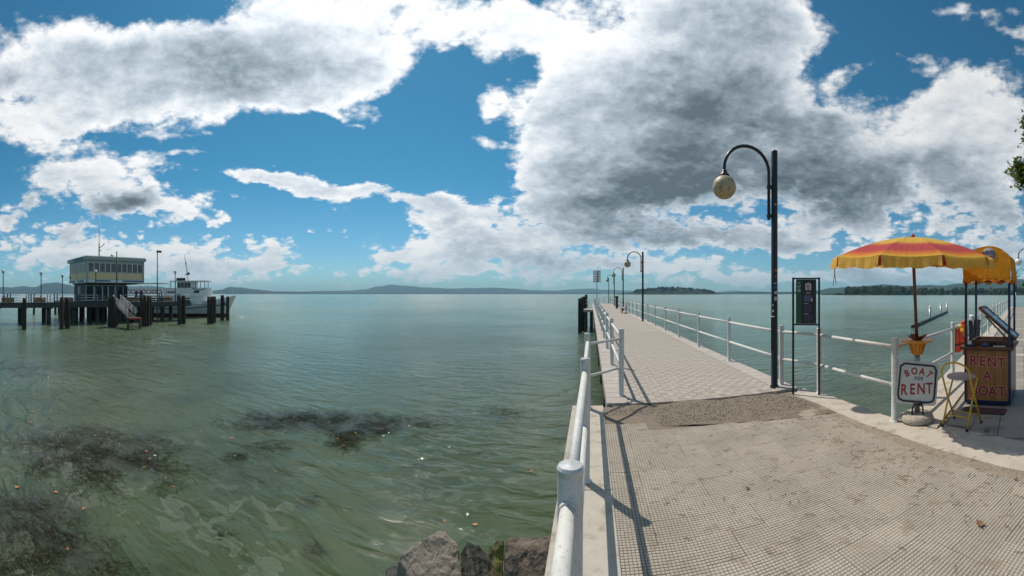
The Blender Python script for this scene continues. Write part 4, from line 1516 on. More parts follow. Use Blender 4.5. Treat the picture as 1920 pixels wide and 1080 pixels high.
pts = rounded(0.255, 0.265, 0.045)
n = len(pts)
verts = [(x, -0.006, z) for x, z in pts] + [(x, 0.006, z) for x, z in pts]
faces = [tuple(range(n))[::-1], tuple(range(n, 2 * n))] + [(i, (i + 1) % n, n + (i + 1) % n, n + i) for i in range(n)]
board = mesh_obj('board', verts, faces, M['grey_sign'], root)
b = MB()
loop = [(x + 0.004 * math.sin(i * 2.1), -0.012, z + 0.004 * math.cos(i * 1.7)) for i, (x, z) in enumerate(rounded(0.222, 0.225, 0.065))]
b.tube(loop + [loop[0]], 0.0105, 8)
b.build('rope_border', M['rubber'], root)
knot = MB()
knot.sphere((0.03, -0.02, -0.245), 0.03, 10, 7, (1.5, 0.8, 0.9))
knot.sphere((0.06, -0.02, -0.235), 0.022, 8, 6, (1.4, 0.8, 0.8))
knot.tube([(0.0, -0.02, -0.25), (-0.03, -0.025, -0.29), (-0.035, -0.02, -0.36), (-0.02, -0.015, -0.41)], 0.011, 8)
knot.tube([(0.06, -0.02, -0.245), (0.09, -0.028, -0.28), (0.10, -0.02, -0.35), (0.10, -0.015, -0.42)], 0.010, 8)
knot.build('rope_knot', M['rubber'], root)


def on_sign(x, z, rot=0.0, sx=1.0, sz=1.0):
    return Matrix.Translation((x, -0.0072, z)) @ fr @ Matrix.Rotation(rot, 4, 'Z') @ Matrix.Diagonal((sx, sz, 1, 1))


for ch, x, z, rot in (('B', -0.135, 0.105, 26), ('O', -0.045, 0.140, 8), ('A', 0.050, 0.140, -6), ('T', 0.140, 0.115, -40)):
    text_mesh('letter', ch, 0.115, M['letter_red'], board, on_sign(x, z, R(rot), 0.85, 1.0), 0.0008, 0.0035)
text_mesh('lettering', 'FOR', 0.062, M['letter_black'], board, on_sign(0.018, 0.055, R(2), 0.85, 1.0), 0.0008, 0.001, 1.15)
for ch, x, z, rot in (('R', -0.155, -0.100, 4), ('E', -0.052, -0.085, 4), ('N', 0.055, -0.072, 4), ('T', 0.155, -0.058, 4)):
    text_mesh('letter', ch, 0.185, M['letter_red'], board, on_sign(x, z, R(rot), 0.72, 1.0), 0.0008, 0.004)

# ------------------------------------------------------------------ folding stool
SB = Vector((3.83, 2.55, 0.0))
root = empty('folding_stool', SB, uview + R(6))
tag(root, 'yellow tubular folding stool with a round mauve seat before the rental stand', 'stool')
wv_, lv_ = Vector((0.65, 0.76, 0)).normalized(), Vector((-0.76, 0.65, 0)).normalized()
# local frame: +X towards the camera, +Y to the picture's right
w_ = Vector((0.65, 0.76, 0))     # hoop width: right and towards the camera
l_ = Vector((-0.76, 0.65, 0))    # folding direction: right and away


def sp(wc, lc, z):
    return w_ * wc + l_ * lc + Vector((0, 0, z))


H = 0.19
hoop = [sp(-H, 0.17, 0.012), sp(-H, -0.02, 0.36), sp(-H, -0.13, 0.60), sp(-H, -0.15, 0.66)]
hoop += [sp(-H * math.cos(a), -0.15 - 0.012 * math.sin(a), 0.66 + 0.125 * math.sin(a)) for a in [math.pi * k / 12 for k in range(1, 12)]]
hoop += [sp(H, -0.15, 0.66), sp(H, -0.13, 0.60), sp(H, -0.02, 0.36), sp(H, 0.17, 0.012)]
b = MB(); b.tube(hoop, 0.0115, 10); b.build('hoop_frame', M['stool_yellow'], root)
K = 0.165
under = [sp(-K, -0.17, 0.012), sp(-K, -0.01, 0.36), sp(-K, 0.09, 0.53), sp(-K, 0.12, 0.562), sp(-K + 0.03, 0.13, 0.57), sp(K - 0.03, 0.13, 0.57), sp(K, 0.12, 0.562), sp(K, 0.09, 0.53), sp(K, -0.01, 0.36), sp(K, -0.17, 0.012)]
b = MB(); b.tube(under, 0.0115, 10); b.build('leg_frame', M['stool_yellow'], root)
b = MB(); b.tube([sp(-H, 0.115, 0.12), sp(H, 0.115, 0.12)], 0.008, 8); b.build('stretcher', M['stool_yellow'], root)
b = MB(); b.tube([sp(-K, -0.115, 0.14), sp(K, -0.115, 0.14)], 0.008, 8); b.build('stretcher', M['stool_yellow'], root)
b = MB(); b.lathe([(0, 0.578), (0.165, 0.578), (0.175, 0.588), (0.175, 0.602), (0.165, 0.611), (0, 0.614)], 28); b.build('seat', M['stool_seat'], root)
for (wc, lc) in ((-H, 0.17), (H, 0.17), (-K, -0.17), (K, -0.17)):
    b = MB(); p = sp(wc, lc, 0); b.lathe([(0.014, 0.0), (0.016, 0.004), (0.016, 0.03), (0, 0.032)], 10, (p.x, p.y, 0)); b.build('rubber_foot', M['rubber'], root)

# ------------------------------------------------------------------ rental stand
KD = Vector((math.sin(R(70)), math.cos(R(70)), 0))
KB = pol(1851, 5.38)
root = empty('rental_stand', KB, math.atan2(KD.y, KD.x) - R(90))     # local +Y runs away from the viewer, +X to the right
tag(root, 'wooden rent a boat stand with blue posts and yellow canvas roof', 'market stand')
KW, KDp, KH = 0.335, 0.78, 0.80
b = MB()
for k in range(9):
    pass
b.box((-KW + 0.03, 0.02, 0.05), (KW - 0.03, KDp - 0.02, KH - 0.01))
body = b.build('cabinet', M['kiosk_top'], root)
for k in range(7):
    x0 = -KW + 0.03 + k * (2 * KW - 0.06) / 7
    b = MB()
    b.box((x0 + 0.001, 0.006, 0.075), (x0 + (2 * KW - 0.06) / 7 - 0.001, 0.0195, KH - 0.012), 0.0015)
    b.build('board', M['kiosk_wood'], body)
for s in (-1, 1):
    b = MB()
    b.box((s * (KW - 0.0145) - 0.0145, -0.004, 0.03), (s * (KW - 0.0145) + 0.0145, 0.03, KH - 0.005), 0.003)
    b.build('corner_post', M['kiosk_blue'], body)
    b = MB()
    b.box((s * KW - 0.004, 0.032, 0.03), (s * KW + 0.004, KDp, KH - 0.005))
    b.build('side_panel', M['kiosk_blue'], body)
b = MB(); b.box((-KW + 0.03, -0.002, 0.03), (KW - 0.03, 0.02, 0.074), 0.003); b.build('plinth', M['kiosk_blue'], body)
b = MB(); b.box((-KW + 0.06, 0.05, 0.002), (KW - 0.06, KDp - 0.05, 0.05)); b.build('base', M['rubber'], body)
b = MB(); b.box((-KW - 0.05, -0.05, KH), (KW + 0.05, KDp + 0.04, KH + 0.042), 0.005); b.build('counter', M['kiosk_top'], root)


def on_stand(x, z, y=0.0052, sx=1.0, sz=1.0, rot=0.0):
    return Matrix.Translation((x, y, z)) @ fr @ Matrix.Rotation(rot, 4, 'Z') @ Matrix.Diagonal((sx, sz, 1, 1))


for word, z, kern in (('RENT', 0.625, 0.135), ('A', 0.425, 0.1), ('BOAT', 0.205, 0.132)):
    for k, ch in enumerate(word):
        x = (k - (len(word) - 1) / 2) * kern + (0.01 if word == 'BOAT' else 0.0)
        zz = z + (0.008 * (k - 1.5) if word == 'RENT' else 0) * -1
        text_mesh('letter_outline', ch, 0.195, M['letter_pink'], body, on_stand(x, zz, 0.0050, 0.95), 0.0008, 0.0115)
        text_mesh('letter', ch, 0.195, M['letter_red'], body, on_stand(x, zz, 0.0036, 0.95), 0.0008, 0.0055)
posts = ((-KW + 0.02, 0.02), (KW - 0.02, 0.02), (-KW + 0.02, KDp - 0.02), (KW - 0.02, KDp - 0.02))
CZ = 1.82
for (x, y) in posts:
    b = MB()
    b.box((x - 0.017, y - 0.017, KH + 0.043), (x + 0.017, y + 0.017, CZ + 0.06), 0.002)
    b.build('roof_post', M['kiosk_blue'], root)
# canvas roof: a barrel vault with a closed front, a round pane in it
VW, VY0, VY1, RIS, WALL = KW + 0.005, -0.03, KDp + 0.03, 0.215, 0.235


def arch(t, w=VW):
    """Point of the vault's section, t from 0 (left) to 1 (right)."""
    if t < 0.2:
        return (-w, CZ + t / 0.2 * WALL)
    if t > 0.8:
        return (w, CZ + (1 - t) / 0.2 * WALL)
    a = math.pi * (1 - (t - 0.2) / 0.6)
    return (w * math.cos(a), CZ + WALL + RIS * math.sin(a))


NT = 40
verts, faces = [], []
NY = 8
for i in range(NT + 1):
    x, z = arch(i / NT)
    for j in range(NY + 1):
        y = VY0 + (VY1 - VY0) * j / NY
        sag = 0.012 * math.sin(j * 2.4 + i * 0.35) + 0.01 * math.sin(j / NY * math.pi) * (-1)
        k = 1 + sag / max(0.3, math.hypot(x, z - CZ))
        verts.append((x * k, y, CZ + (z - CZ) * k))
for i in range(NT):
    for j in range(NY):
        k = i * (NY + 1) + j
        faces.append((k, k + NY + 1, k + NY + 2, k + 1))
M['canopy_cloth'] = cloth_mat('canopy_cloth', (0.66, 0.29, 0.012), 0.35)
roof = mesh_obj('canvas_roof', verts, faces, M['canopy_cloth'], root, True)
hx, hz, hr = 0.03, CZ + WALL + 0.088, 0.107
verts, faces = [], []
NF = 64
for i in range(NF):
    a = 2 * math.pi * i / NF
    ca, sa = math.cos(a), math.sin(a)
    # outer point: where the ray from the pane's middle leaves the gable
    lo, hi_ = 0.0, 1.2
    for _ in range(24):
        mid = (lo + hi_) / 2
        x, z = hx + ca * mid, hz + sa * mid
        inside = z > CZ and abs(x) < VW and (z < CZ + WALL or (x / VW) ** 2 + ((z - CZ - WALL) / RIS) ** 2 < 1)
        lo, hi_ = (mid, hi_) if inside else (lo, mid)
    for q in range(6):
        r = hr + (lo - hr) * q / 5
        x, z = hx + ca * r, hz + sa * r
        fold = 0.014 * math.sin(x * 42 + 1.5 * math.sin(z * 9)) * (q / 5) * (1 if z < hz + 0.05 else 0.3)
        verts.append((x, VY0 - 0.006 - abs(fold) * 0.9, z))
for i in range(NF):
    for q in range(5):
        a, c = i * 6 + q, ((i + 1) % NF) * 6 + q
        faces.append((a, a + 1, c + 1, c))
gable = mesh_obj('canvas_front', verts, faces, M['canopy_cloth'], root, True)
b = MB()
b.lathe([(0, -0.002), (hr + 0.006, -0.002), (hr + 0.006, 0.002), (0, 0.002)], 40, mat=Matrix.Translation((hx, VY0 + 0.004, hz)) @ fr)
b.build('round_pane', M['mauve_pane'], gable)
b = MB()
b.tube([(hx + (hr + 0.002) * math.cos(2 * math.pi * k / 40), VY0 - 0.009, hz + (hr + 0.002) * math.sin(2 * math.pi * k / 40)) for k in range(41)], 0.004, 6)
b.build('pane_piping', M['vest_yellow'], gable)
# scalloped valances, piping and fringe
for (ax, ay, bx, by, nm) in ((-VW, VY0 - 0.012, VW, VY0 - 0.012, 'f'), (-VW - 0.008, VY1, -VW - 0.008, VY0, 'l'), (VW + 0.008, VY0, VW + 0.008, VY1, 'r'), (VW, VY1 + 0.012, -VW, VY1 + 0.012, 'b')):
    n = 40
    verts, faces, low = [], [], []
    for i in range(n + 1):
        t = i / n
        x, y = ax + (bx - ax) * t, ay + (by - ay) * t
        dz = 0.042 + 0.022 * math.sin(t * math.pi * 7 - 0.6)
        rip = 0.006 * math.sin(t * 37)
        ox, oy = (rip, 0) if nm in 'lr' else (0, rip)
        verts += [(x, y, CZ + 0.006), (x + ox, y + oy, CZ - dz)]
        low.append((x + ox, y + oy, CZ - dz))
    for i in range(n):
        faces.append((2 * i, 2 * i + 1, 2 * i + 3, 2 * i + 2))
    v = mesh_obj('valance', verts, faces, M['canopy_cloth'], roof, True)
    b = MB(); b.tube(low, 0.006, 6); b.build('piping', M['canopy_orange'], roof)
fr_ = MB()
for k in range(26):
    y = VY0 + 0.08 + k * 0.012
    fr_.tube([(-VW - 0.008, y, CZ - 0.04), (-VW - 0.008 + rs.uniform(-0.01, 0.01), y + rs.uniform(-0.01, 0.01), CZ - 0.04 - rs.uniform(0.03, 0.06))], 0.003, 4)
fr_.build('fringe', M['vest_yellow'], roof)
for y in (VY0 + 0.02, VY1 - 0.02):
    b = MB(); b.box((-KW + 0.04, y - 0.012, CZ - 0.03), (KW - 0.04, y + 0.012, CZ - 0.005)); b.build('roof_bar', M['kiosk_top'], roof)
# lid of the display case, propped open
b = MB()
L0, L1 = Vector((-0.15, 0, 1.40)), Vector((0.40, 0, 0.935))
dl = (L1 - L0).normalized()
nl_ = Vector((dl.z, 0, -dl.x)) * -1
mtx = Matrix((( dl.x, 0, nl_.x, L0.x), (0, 1, 0, 0.14), (dl.z, 0, nl_.z, L0.z), (0, 0, 0, 1)))
LL = (L1 - L0).length
for (a, c, d, e) in ((0, LL, 0, 0.03), (0, LL, 0.47, 0.50), (0, 0.035, 0.03, 0.47), (LL - 0.035, LL, 0.03, 0.47)):
    b.box((a, d, -0.022), (c, e, 0.022), 0.002, mtx)
lid = b.build('display_lid', M['kiosk_top'], root)
b = MB(); b.box((0.036, 0.031, -0.006), (LL - 0.036, 0.469, 0.010), 0, mtx); b.build('lid_pane', M['display_blue'], lid)
b = MB(); b.bar((-0.06, 0.2, 1.27), (0.34, 0.2, 0.86), 0.03, 0.02); b.build('lid_prop', M['kiosk_top'], lid)
# open case on the counter
b = MB()
ct = KH + 0.043
for lo, hi_ in (((-0.24, 0.16, ct), (0.34, 0.185, ct + 0.075)), ((-0.24, 0.62, ct), (0.34, 0.645, ct + 0.075)), ((-0.265, 0.16, ct), (-0.242, 0.645, ct + 0.075)), ((0.342, 0.16, ct), (0.365, 0.645, ct + 0.075))):
    b.box(lo, hi_, 0.002)
case = b.build('display_case', M['kiosk_top'], root)
b = MB(); b.box((-0.24, 0.187, ct + 0.001), (0.34, 0.618, ct + 0.02)); b.build('case_lining', M['kiosk_blue'], case)
cnt = ct + 0.001


def stand_item(name, mb, mat, label, cat, x, y, rz=0.0, z=cnt):
    o = mb.build(name, mat)
    p = root.matrix_basis @ Vector((x, y, z))
    o.location = p
    o.rotation_euler = (0, 0, root.rotation_euler.z + rz)
    tag(o, label, cat)
    return o


b = MB(); b.box((-0.05, -0.035, 0), (0.05, 0.035, 0.03), 0.008); b.sphere((0.0, 0, 0.035), 0.026, 10, 6, (1.4, 1, 0.6))
stand_item('bag', b, M['sticker_blue'], 'small crumpled light blue bag on the counter of the rental stand', 'bag', -0.04, 0.06, 0.3)
b = MB(); b.box((-0.045, -0.03, 0), (0.045, 0.03, 0.055), 0.012)
stand_item('camera_bag', b, M['rubber'], 'small black bag on the counter of the rental stand', 'bag', 0.06, 0.10, -0.2)
b = MB(); b.box((-0.09, -0.045, 0), (0.09, 0.045, 0.006)); b.box((-0.07, -0.05, 0.0062), (0.08, 0.035, 0.010))
stand_item('leaflets', b, M['paper'], 'flat pale leaflets lying on the counter of the rental stand', 'papers', 0.17, 0.03, 0.15)
b = MB(); b.box((-0.06, -0.09, 0), (0.06, 0.09, 0.016), 0.002); b.box((-0.055, -0.08, 0.0165), (0.058, 0.085, 0.03), 0.002)
stand_item('books', b, M['kiosk_blue'], 'two dark blue books at the left end of the counter', 'books', -0.27, 0.07, 0.5)

# door mat
mp_ = KB - KD * 0.26
o = empty('door_mat', (mp_.x, mp_.y, 0.001), math.atan2(KD.y, KD.x) - R(90) - R(2))
tag(o, 'dark door mat with faded red lettering in front of the rental stand', 'door mat')
b = MB(); b.box((-0.30, -0.11, 0.0), (0.30, 0.13, 0.012), 0.003); b.build('mat', M['mat'], o)
text_mesh('lettering', 'PANAMA', 0.13, M['mat_text'], o, Matrix.Translation((0.04, 0.01, 0.0126)) @ Matrix.Diagonal((1, 0.85, 1, 1)), 0.0006, 0.002)


# life vests on the promenade railing
def vest(loc, rz, mat, label, seed, s=1.0):
    r_ = random.Random(seed)
    root_ = empty('life_vest', loc, rz)
    tag(root_, label, 'life vest', 'life vests hung on the railing')

    def pillow(x, y, z, sx, sy, sz):
        b_ = bmesh.new()
        bmesh.ops.create_cube(b_, size=2.0)
        bmesh.ops.subdivide_edges(b_, edges=b_.edges[:], cuts=4, use_grid_fill=True)
        for v in b_.verts:
            c = v.co.copy()
            k = (1 - 0.28 * c.x * c.x) * (1 - 0.22 * c.z * c.z)
            nz = noise.fractal(c * 1.3 + Vector((seed, x * 9, z * 9)), 0.8, 2.0, 3) * 0.16
            v.co = Vector((x + sx * c.x * (0.92 + nz), y + sy * (c.y * k + nz), z + sz * c.z * (0.95 + nz)))
        for f in b_.faces:
            f.smooth = True
        m_ = MB(); m_.bm.free(); m_.bm = b_
        return m_

    for k, x in enumerate((-0.085 * s, 0.085 * s)):
        pillow(x, 0, -0.25 * s, 0.075 * s, 0.05 * s, 0.20 * s).build('front_panel', M[mat], root_)
    pillow(0, 0.04, -0.06 * s, 0.11 * s, 0.04 * s, 0.075 * s).build('collar', M[mat], root_)
    b_ = MB()
    b_.box((-0.165 * s, -0.055 * s, -0.30 * s), (0.165 * s, 0.0, -0.275 * s), 0.004)
    b_.build('belt', M['rubber'], root_)
    b_ = MB()
    b_.tube([(0.0, 0.03, 0.0), (0.02, -0.02, 0.02), (0.0, -0.035, -0.03)], 0.008, 6)
    b_.build('hanging_strap', M['rubber'], root_)
    return root_


rz_p = ANG
q = prom(2.80, 0.23); vest((q.x, q.y, 0.90), rz_p - 0.25, 'vest_orange', 'orange life vest hung nearest the white railing post', 1)
q = prom(3.22, 0.25); vest((q.x, q.y, 0.94), rz_p + 0.2, 'vest_yellow', 'yellow life vest hung between two orange ones on the railing', 2, 0.95)
q = prom(3.70, 0.23); vest((q.x, q.y, 0.98), rz_p - 0.1, 'vest_orange', 'orange life vest hung farthest along, beside the stand\'s blue post', 3, 1.05)
q = prom(3.10, 0.33); vest((q.x, q.y, 0.76), rz_p + 0.1, 'vest_orange', 'orange life vest hanging lowest, under the yellow one', 4, 0.9)

# litter bin fixed to the railing
q = prom(4.9, 0.30)
o = empty('litter_bin', q, ANG)
tag(o, 'dark round litter bin standing at the railing behind the stand', 'litter bin')
b = MB(); b.lathe([(0.0, 0.25), (0.13, 0.25), (0.155, 0.9), (0.165, 0.92), (0.165, 0.95), (0.14, 0.95), (0.13, 0.35), (0, 0.35)], 20); b.build('drum', M['bin'], o)
b = MB(); b.tube([(-0.2, 0, 0), (-0.2, 0, 1.0)], 0.02, 8); b.build('post', M['black_iron'], o)
b = MB(); b.sphere((0.02, 0, 0.97), 0.10, 10, 7, (1, 1, 0.6)); b.sphere((-0.04, 0.05, 1.03), 0.05, 8, 6); b.build('litter', M['paper'], o)

# signal post at the end of the promenade
q = prom(40.5, 0.8)
o = empty('signal_post', q, ANG)
tag(o, 'thin grey post with a black box at the far end of the promenade', 'signal post')
b = MB(); b.tube([(0, 0, 0), (0, 0, 2.1)], 0.05, 8); b.build('post', M['steel'], o)
b = MB(); b.box((-0.22, -0.15, 1.9), (0.22, 0.15, 2.6), 0.03); b.build('box', M['black_iron'], o)

# floating boom with marker posts off the promenade
a_, c_ = pol(1712, 42, WATER), pol(1776, 76, WATER)
o = empty('floating_boom', a_)
tag(o, 'black floating boom with three white tipped posts on the water at the right', 'boom')
n = 14
for k in range(n):
    p, q = a_.lerp(c_, k / n) - a_, a_.lerp(c_, (k + 0.93) / n) - a_
    b = MB(); b.tube([p + Vector((0, 0, 0.10)), p.lerp(q, 0.5) + Vector((0, 0, 0.12)), q + Vector((0, 0, 0.10))], 0.26, 8); b.build('float', M['bin'], o)
for t in (0.35, 0.70, 0.98):
    p = a_.lerp(c_, t) - a_
    b = MB(); b.tube([p + Vector((0, 0, -1)), p + Vector((0, 0, 1.7))], 0.16, 10); po = b.build('marker_post', M['steel'], o)
    b = MB(); b.lathe([(0.17, 1.7), (0.17, 2.0), (0.0, 2.15)], 10, p); b.build('white_tip', M['white_paint'], po)

# things on and beside the pier
o = empty('pier_bench', (2.72, 30.6, 0))
tag(o, 'small bench against the right railing of the pier', 'bench')
for k in range(3):
    b = MB(); b.box((-0.2 + k * 0.14, 0, 0.42), (-0.08 + k * 0.14, 1.6, 0.46), 0.005); b.build('seat_slat', M['coping'], o)
for k in range(2):
    b = MB(); b.box((0.2, 0, 0.6 + k * 0.16), (0.235, 1.6, 0.72 + k * 0.16), 0.005); b.build('back_slat', M['coping'], o)
for y in (0.15, 1.4):
    b = MB(); b.box((-0.18, y, 0), (-0.12, y + 0.06, 0.419)); b.build('leg', M['black_iron'], o)
    b = MB(); b.bar((0.20, y + 0.03, 0.0), (0.262, y + 0.03, 0.92), 0.05, 0.05); b.build('back_leg', M['black_iron'], o)
o = empty('service_post', (2.85, 41.5, 0))
tag(o, 'stout dark service post by the right pier railing between two lamps', 'service post')
b = MB(); b.box((-0.13, -0.13, 0), (0.13, 0.13, 1.15), 0.02); b.build('pillar', M['black_iron'], o)
b = MB(); b.box((-0.19, -0.19, 1.151), (0.19, 0.19, 1.36), 0.03); b.build('head', M['black_iron'], o)
o = empty('marker_sign', (1.0, 63.0, 0))
tag(o, 'pole with a square lattice marker at the end of the pier', 'marker')
b = MB(); b.tube([(0, 0, 0), (0, 0, 5.8)], 0.07, 8); b.build('pole', M['steel'], o)
b = MB(); b.box((0.0, -0.04, 3.55), (0.26, 0.04, 5.3)); b.build('board', M['umbrella_wood'], o)
for k in range(7):
    z = 3.55 + k * 0.29
    b = MB(); b.box((-0.62, -0.055, z), (0.62, -0.045, z + 0.2)); b.build('slat', M['curtain'], o)
for x in (-0.6, 0.55):
    b = MB(); b.box((x, -0.044, 3.5), (x + 0.05, 0.04, 5.55)); b.build('frame_post', M['curtain'], o)

# landing platform and mooring piles left of the pier
o = empty('landing_platform', (-0.15, 39.5, WATER))
tag(o, 'concrete landing platform on legs against the left side of the pier', 'platform')
b = MB(); b.box((-0.62, -1.4, 1.95), (0.36, 2.6, 2.2), 0.01); b.build('deck', M['coping'], o)
for (x, y) in ((-0.42, -1.15), (0.2, -1.15), (-0.42, 2.3), (0.2, 2.3)):
    b = MB(); b.box((x - 0.16, y - 0.16, -0.8), (x + 0.16, y + 0.16, 1.95)); b.build('leg', M['dock_concrete'], o)
for z in (2.7, 3.1):
    b = MB(); b.tube([(-0.55, 2.4, z), (0.36, 2.4, z)], 0.025, 6); b.build('rail', M['white_pipe'], o)
for x in (-0.55, -0.1):
    b = MB(); b.tube([(x, 2.4, 2.2), (x, 2.4, 3.15)], 0.03, 6); b.build('post', M['white_pipe'], o)


def pile(x, y, top, r, mat, label, group, lean=(0, 0), name='mooring_pile', seed=0):
    b_ = MB()
    n_ = 11
    rings = []
    for k in range(9):
        t = k / 8
        z = WATER - 1.2 + (top - WATER + 1.2) * t
        ring = []
        for i in range(n_):
            an = i * 2 * math.pi / n_
            rr = r * (1.04 - 0.06 * t) * (1 + 0.10 * noise.noise(Vector((math.cos(an) * 1.3, math.sin(an) * 1.3, z * 0.5 + seed * 7.7))))
            if k == 8:
                rr *= 0.93
            ring.append(b_.bm.verts.new((lean[0] * t + rr * math.cos(an), lean[1] * t + rr * math.sin(an), z - WATER + (0.05 * noise.noise(Vector((an, seed, 0))) if k == 8 else 0))))
        rings.append(ring)
    for a, c in zip(rings, rings[1:]):
        for i in range(n_):
            b_.bm.faces.new((a[i], a[(i + 1) % n_], c[(i + 1) % n_], c[i])).smooth = True
    b_.bm.faces.new(rings[-1])
    o_ = b_.build(name, M[mat])
    o_.location = (x, y, WATER)
    tag(o_, label, 'mooring pile', group)
    return o_


for k, (px, dd, top) in enumerate(((1087, 36.5, 1.15), (1091.5, 38.5, 1.25), (1095.5, 40.5, 1.32), (1099, 42.5, 1.5))):
    p = pol(px, dd)
    pile(p.x, p.y, top, 0.17, 'dark_wood', ('nearest and leftmost', 'second', 'third', 'farthest and tallest')[k] + ' dark wooden pile of the row beside the pier\'s landing platform', 'dark piles beside the pier', seed=k + 70)

# ------------------------------------------------------------------ ferry dock on the left
DZ = 0.5                                        # dock deck level
DE1 = Vector((-0.07, 0.9976, 0)).normalized()   # along the dock, outwards
DE2 = Vector((-0.9976, -0.07, 0)).normalized()  # away from the viewer
DO = Vector((-45.6, 0, 0))
dock = empty('ferry_dock', DO + Vector((0, 0, WATER)), math.atan2(DE1.y, DE1.x) - R(90))   # local +Y outwards, -X away from the viewer
tag(dock, 'long dark ferry dock on many piles with blue posts and white rails', 'dock')
HD = DZ - WATER


def deck_part(x0, x1, y0, y1):
    b = MB()
    b.box((x0, y0, HD - 0.30), (x1, y1, HD), 0.0)
    b.build('deck', M['dock_concrete'], dock)
    b = MB()
    b.box((x1 - 0.02, y0, HD - 0.62), (x1 + 0.06, y1, HD + 0.03))
    b.build('edge_beam', M['station_dark'], dock)


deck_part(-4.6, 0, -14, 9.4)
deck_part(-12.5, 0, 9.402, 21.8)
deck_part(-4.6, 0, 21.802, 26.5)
for k in range(13):
    y = -13 + k * 3.2
    for x in (-0.7, -3.9):
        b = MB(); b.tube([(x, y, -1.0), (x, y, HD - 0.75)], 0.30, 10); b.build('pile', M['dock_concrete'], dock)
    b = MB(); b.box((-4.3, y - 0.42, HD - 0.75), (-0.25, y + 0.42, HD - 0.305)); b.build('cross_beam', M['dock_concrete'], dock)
for x in (-2.2, -6.2, -8.6, -11.4):
    for k in range(7):
        y = 10.2 + k * 1.85
        b = MB(); b.tube([(x, y, -1.0), (x, y, HD - 0.32)], 0.28, 8); b.build('pile', M['dock_concrete'], dock)


def dock_rail(x, y0, y1, step=2.9):
    k = 0
    y = y0
    while y < y1 - 0.5:
        for dy in (0.0, 0.36):
            b = MB(); b.box((x - 0.06, y + dy - 0.06, HD), (x + 0.06, y + dy + 0.06, HD + 1.12)); b.build('rail_post', M['blue_rail'], dock)
        yn = min(y + step, y1)
        for z in (0.30, 0.62, 0.95):
            b = MB(); b.tube([(x, y + 0.42, HD + z), (x, yn - 0.06, HD + z)], 0.035, 6); b.build('rail', M['white_paint'], dock)
        y += step


dock_rail(-0.12, -13.5, 12.8)
dock_rail(-4.45, -13.5, 9.0)
dock_rail(-0.12, 15.6, 26.4)
FL = random.Random(5)


def flower_box(y, label):
    p = DO + DE1 * y + DE2 * -0.12
    o = empty('flower_box', (p.x, p.y, DZ), dock.rotation_euler.z)
    tag(o, label, 'flower box', 'flower boxes on the dock')
    b = MB(); b.box((-0.2, -0.75, 0.08), (0.2, 0.75, 0.42), 0.03); b.build('trough', M['flower_box'], o)
    b = MB()
    for k in range(60):
        c = (FL.uniform(-0.2, 0.2), FL.uniform(-0.75, 0.75), 0.45 + FL.uniform(0, 0.12))
        b.sphere(c, FL.uniform(0.05, 0.09), 5, 4)
    b.build('leaves', M['leaf_green'], o)
    b = MB()
    for k in range(46):
        c = (FL.uniform(-0.22, 0.25), FL.uniform(-0.75, 0.75), 0.52 + FL.uniform(0, 0.14))
        b.sphere(c, FL.uniform(0.035, 0.07), 5, 4)
    b.build('blossoms', M['flower'], o)


for y, lab in ((1.0, 'flower box on the dock rail at the left edge of the picture'), (4.9, 'flower box with red blossoms right of the single mooring pile'),
               (8.4, 'flower box with red blossoms left of the station building'), (17.3, 'flower box with red blossoms under the station windows'), (22.6, 'flower box on the dock rail behind the tall floodlight pole')):
    flower_box(y, lab)

# station building
BB = Vector((-47.0, 11.1, 0))
bd = Vector((-0.139, 0.99, 0)).normalized()
stn = empty('station_building', (BB.x, BB.y, DZ), math.atan2(bd.y, bd.x) - R(90))     # local +Y along the front, -X into the building
tag(stn, 'two storey grey and ochre ferry station standing on the dock', 'building')
BL, BDp = 8.35, 6.9
Z0, Z1 = 2.62, 5.95          # upper storey above the deck
b = MB(); b.box((-BDp + 1.0, 0.4, 0.0), (-1.5, BL - 1.9, Z0 - 0.22)); low = b.build('lower_wall', M['station_dark'], stn)
b = MB(); b.box((-BDp + 0.5, 0.3, Z0 - 0.22), (-0.45, BL - 0.6, Z0 - 0.002)); b.build('underside_beam', M['station_dark'], stn)
b = MB(); b.box((-BDp, 0, Z0), (0, BL, Z1 - 0.45)); up = b.build('upper_wall', M['station_grey'], stn)
b = MB(); b.box((-BDp - 0.28, -0.28, Z1 - 0.45), (0.28, BL + 0.28, Z1), 0.02); roof_s = b.build('roof', M['station_grey'], stn)
b = MB(); b.box((-BDp - 0.2, -0.2, Z1 + 0.001), (0.2, BL + 0.2, Z1 + 0.06)); b.build('roof_edge', M['frame_white'], roof_s)
b = MB(); b.box((0.002, 0.05, Z0 + 0.42), (0.05, BL - 0.05, Z0 + 1.22)); b.build('ochre_panel', M['station_ochre'], up)
b = MB(); b.box((-BDp + 0.05, -0.05, Z0 + 0.42), (-3.75, -0.002, Z0 + 1.22)); b.build('ochre_panel', M['station_ochre'], up)
b = MB(); b.box((-3.5, -0.05, Z0 + 0.42), (-0.2, -0.002, Z0 + 1.22)); b.build('ochre_panel', M['station_ochre'], up)
b = MB(); b.box((0.002, 0.0, Z0 - 0.05), (0.10, BL, Z0 + 0.36)); b.build('lower_band', M['frame_white'], up)
b = MB(); b.box((-BDp, -0.10, Z0 - 0.05), (-0.02, -0.002, Z0 + 0.36)); b.build('lower_band', M['frame_white'], up)
for (ya, yb) in ((1.15, 3.3), (5.1, 8.2)):
    b = MB(); b.box((0.102, ya, Z0 + 0.08), (0.115, yb, Z0 + 0.27))
    b.build('name_strip', M['station_blue'], up)
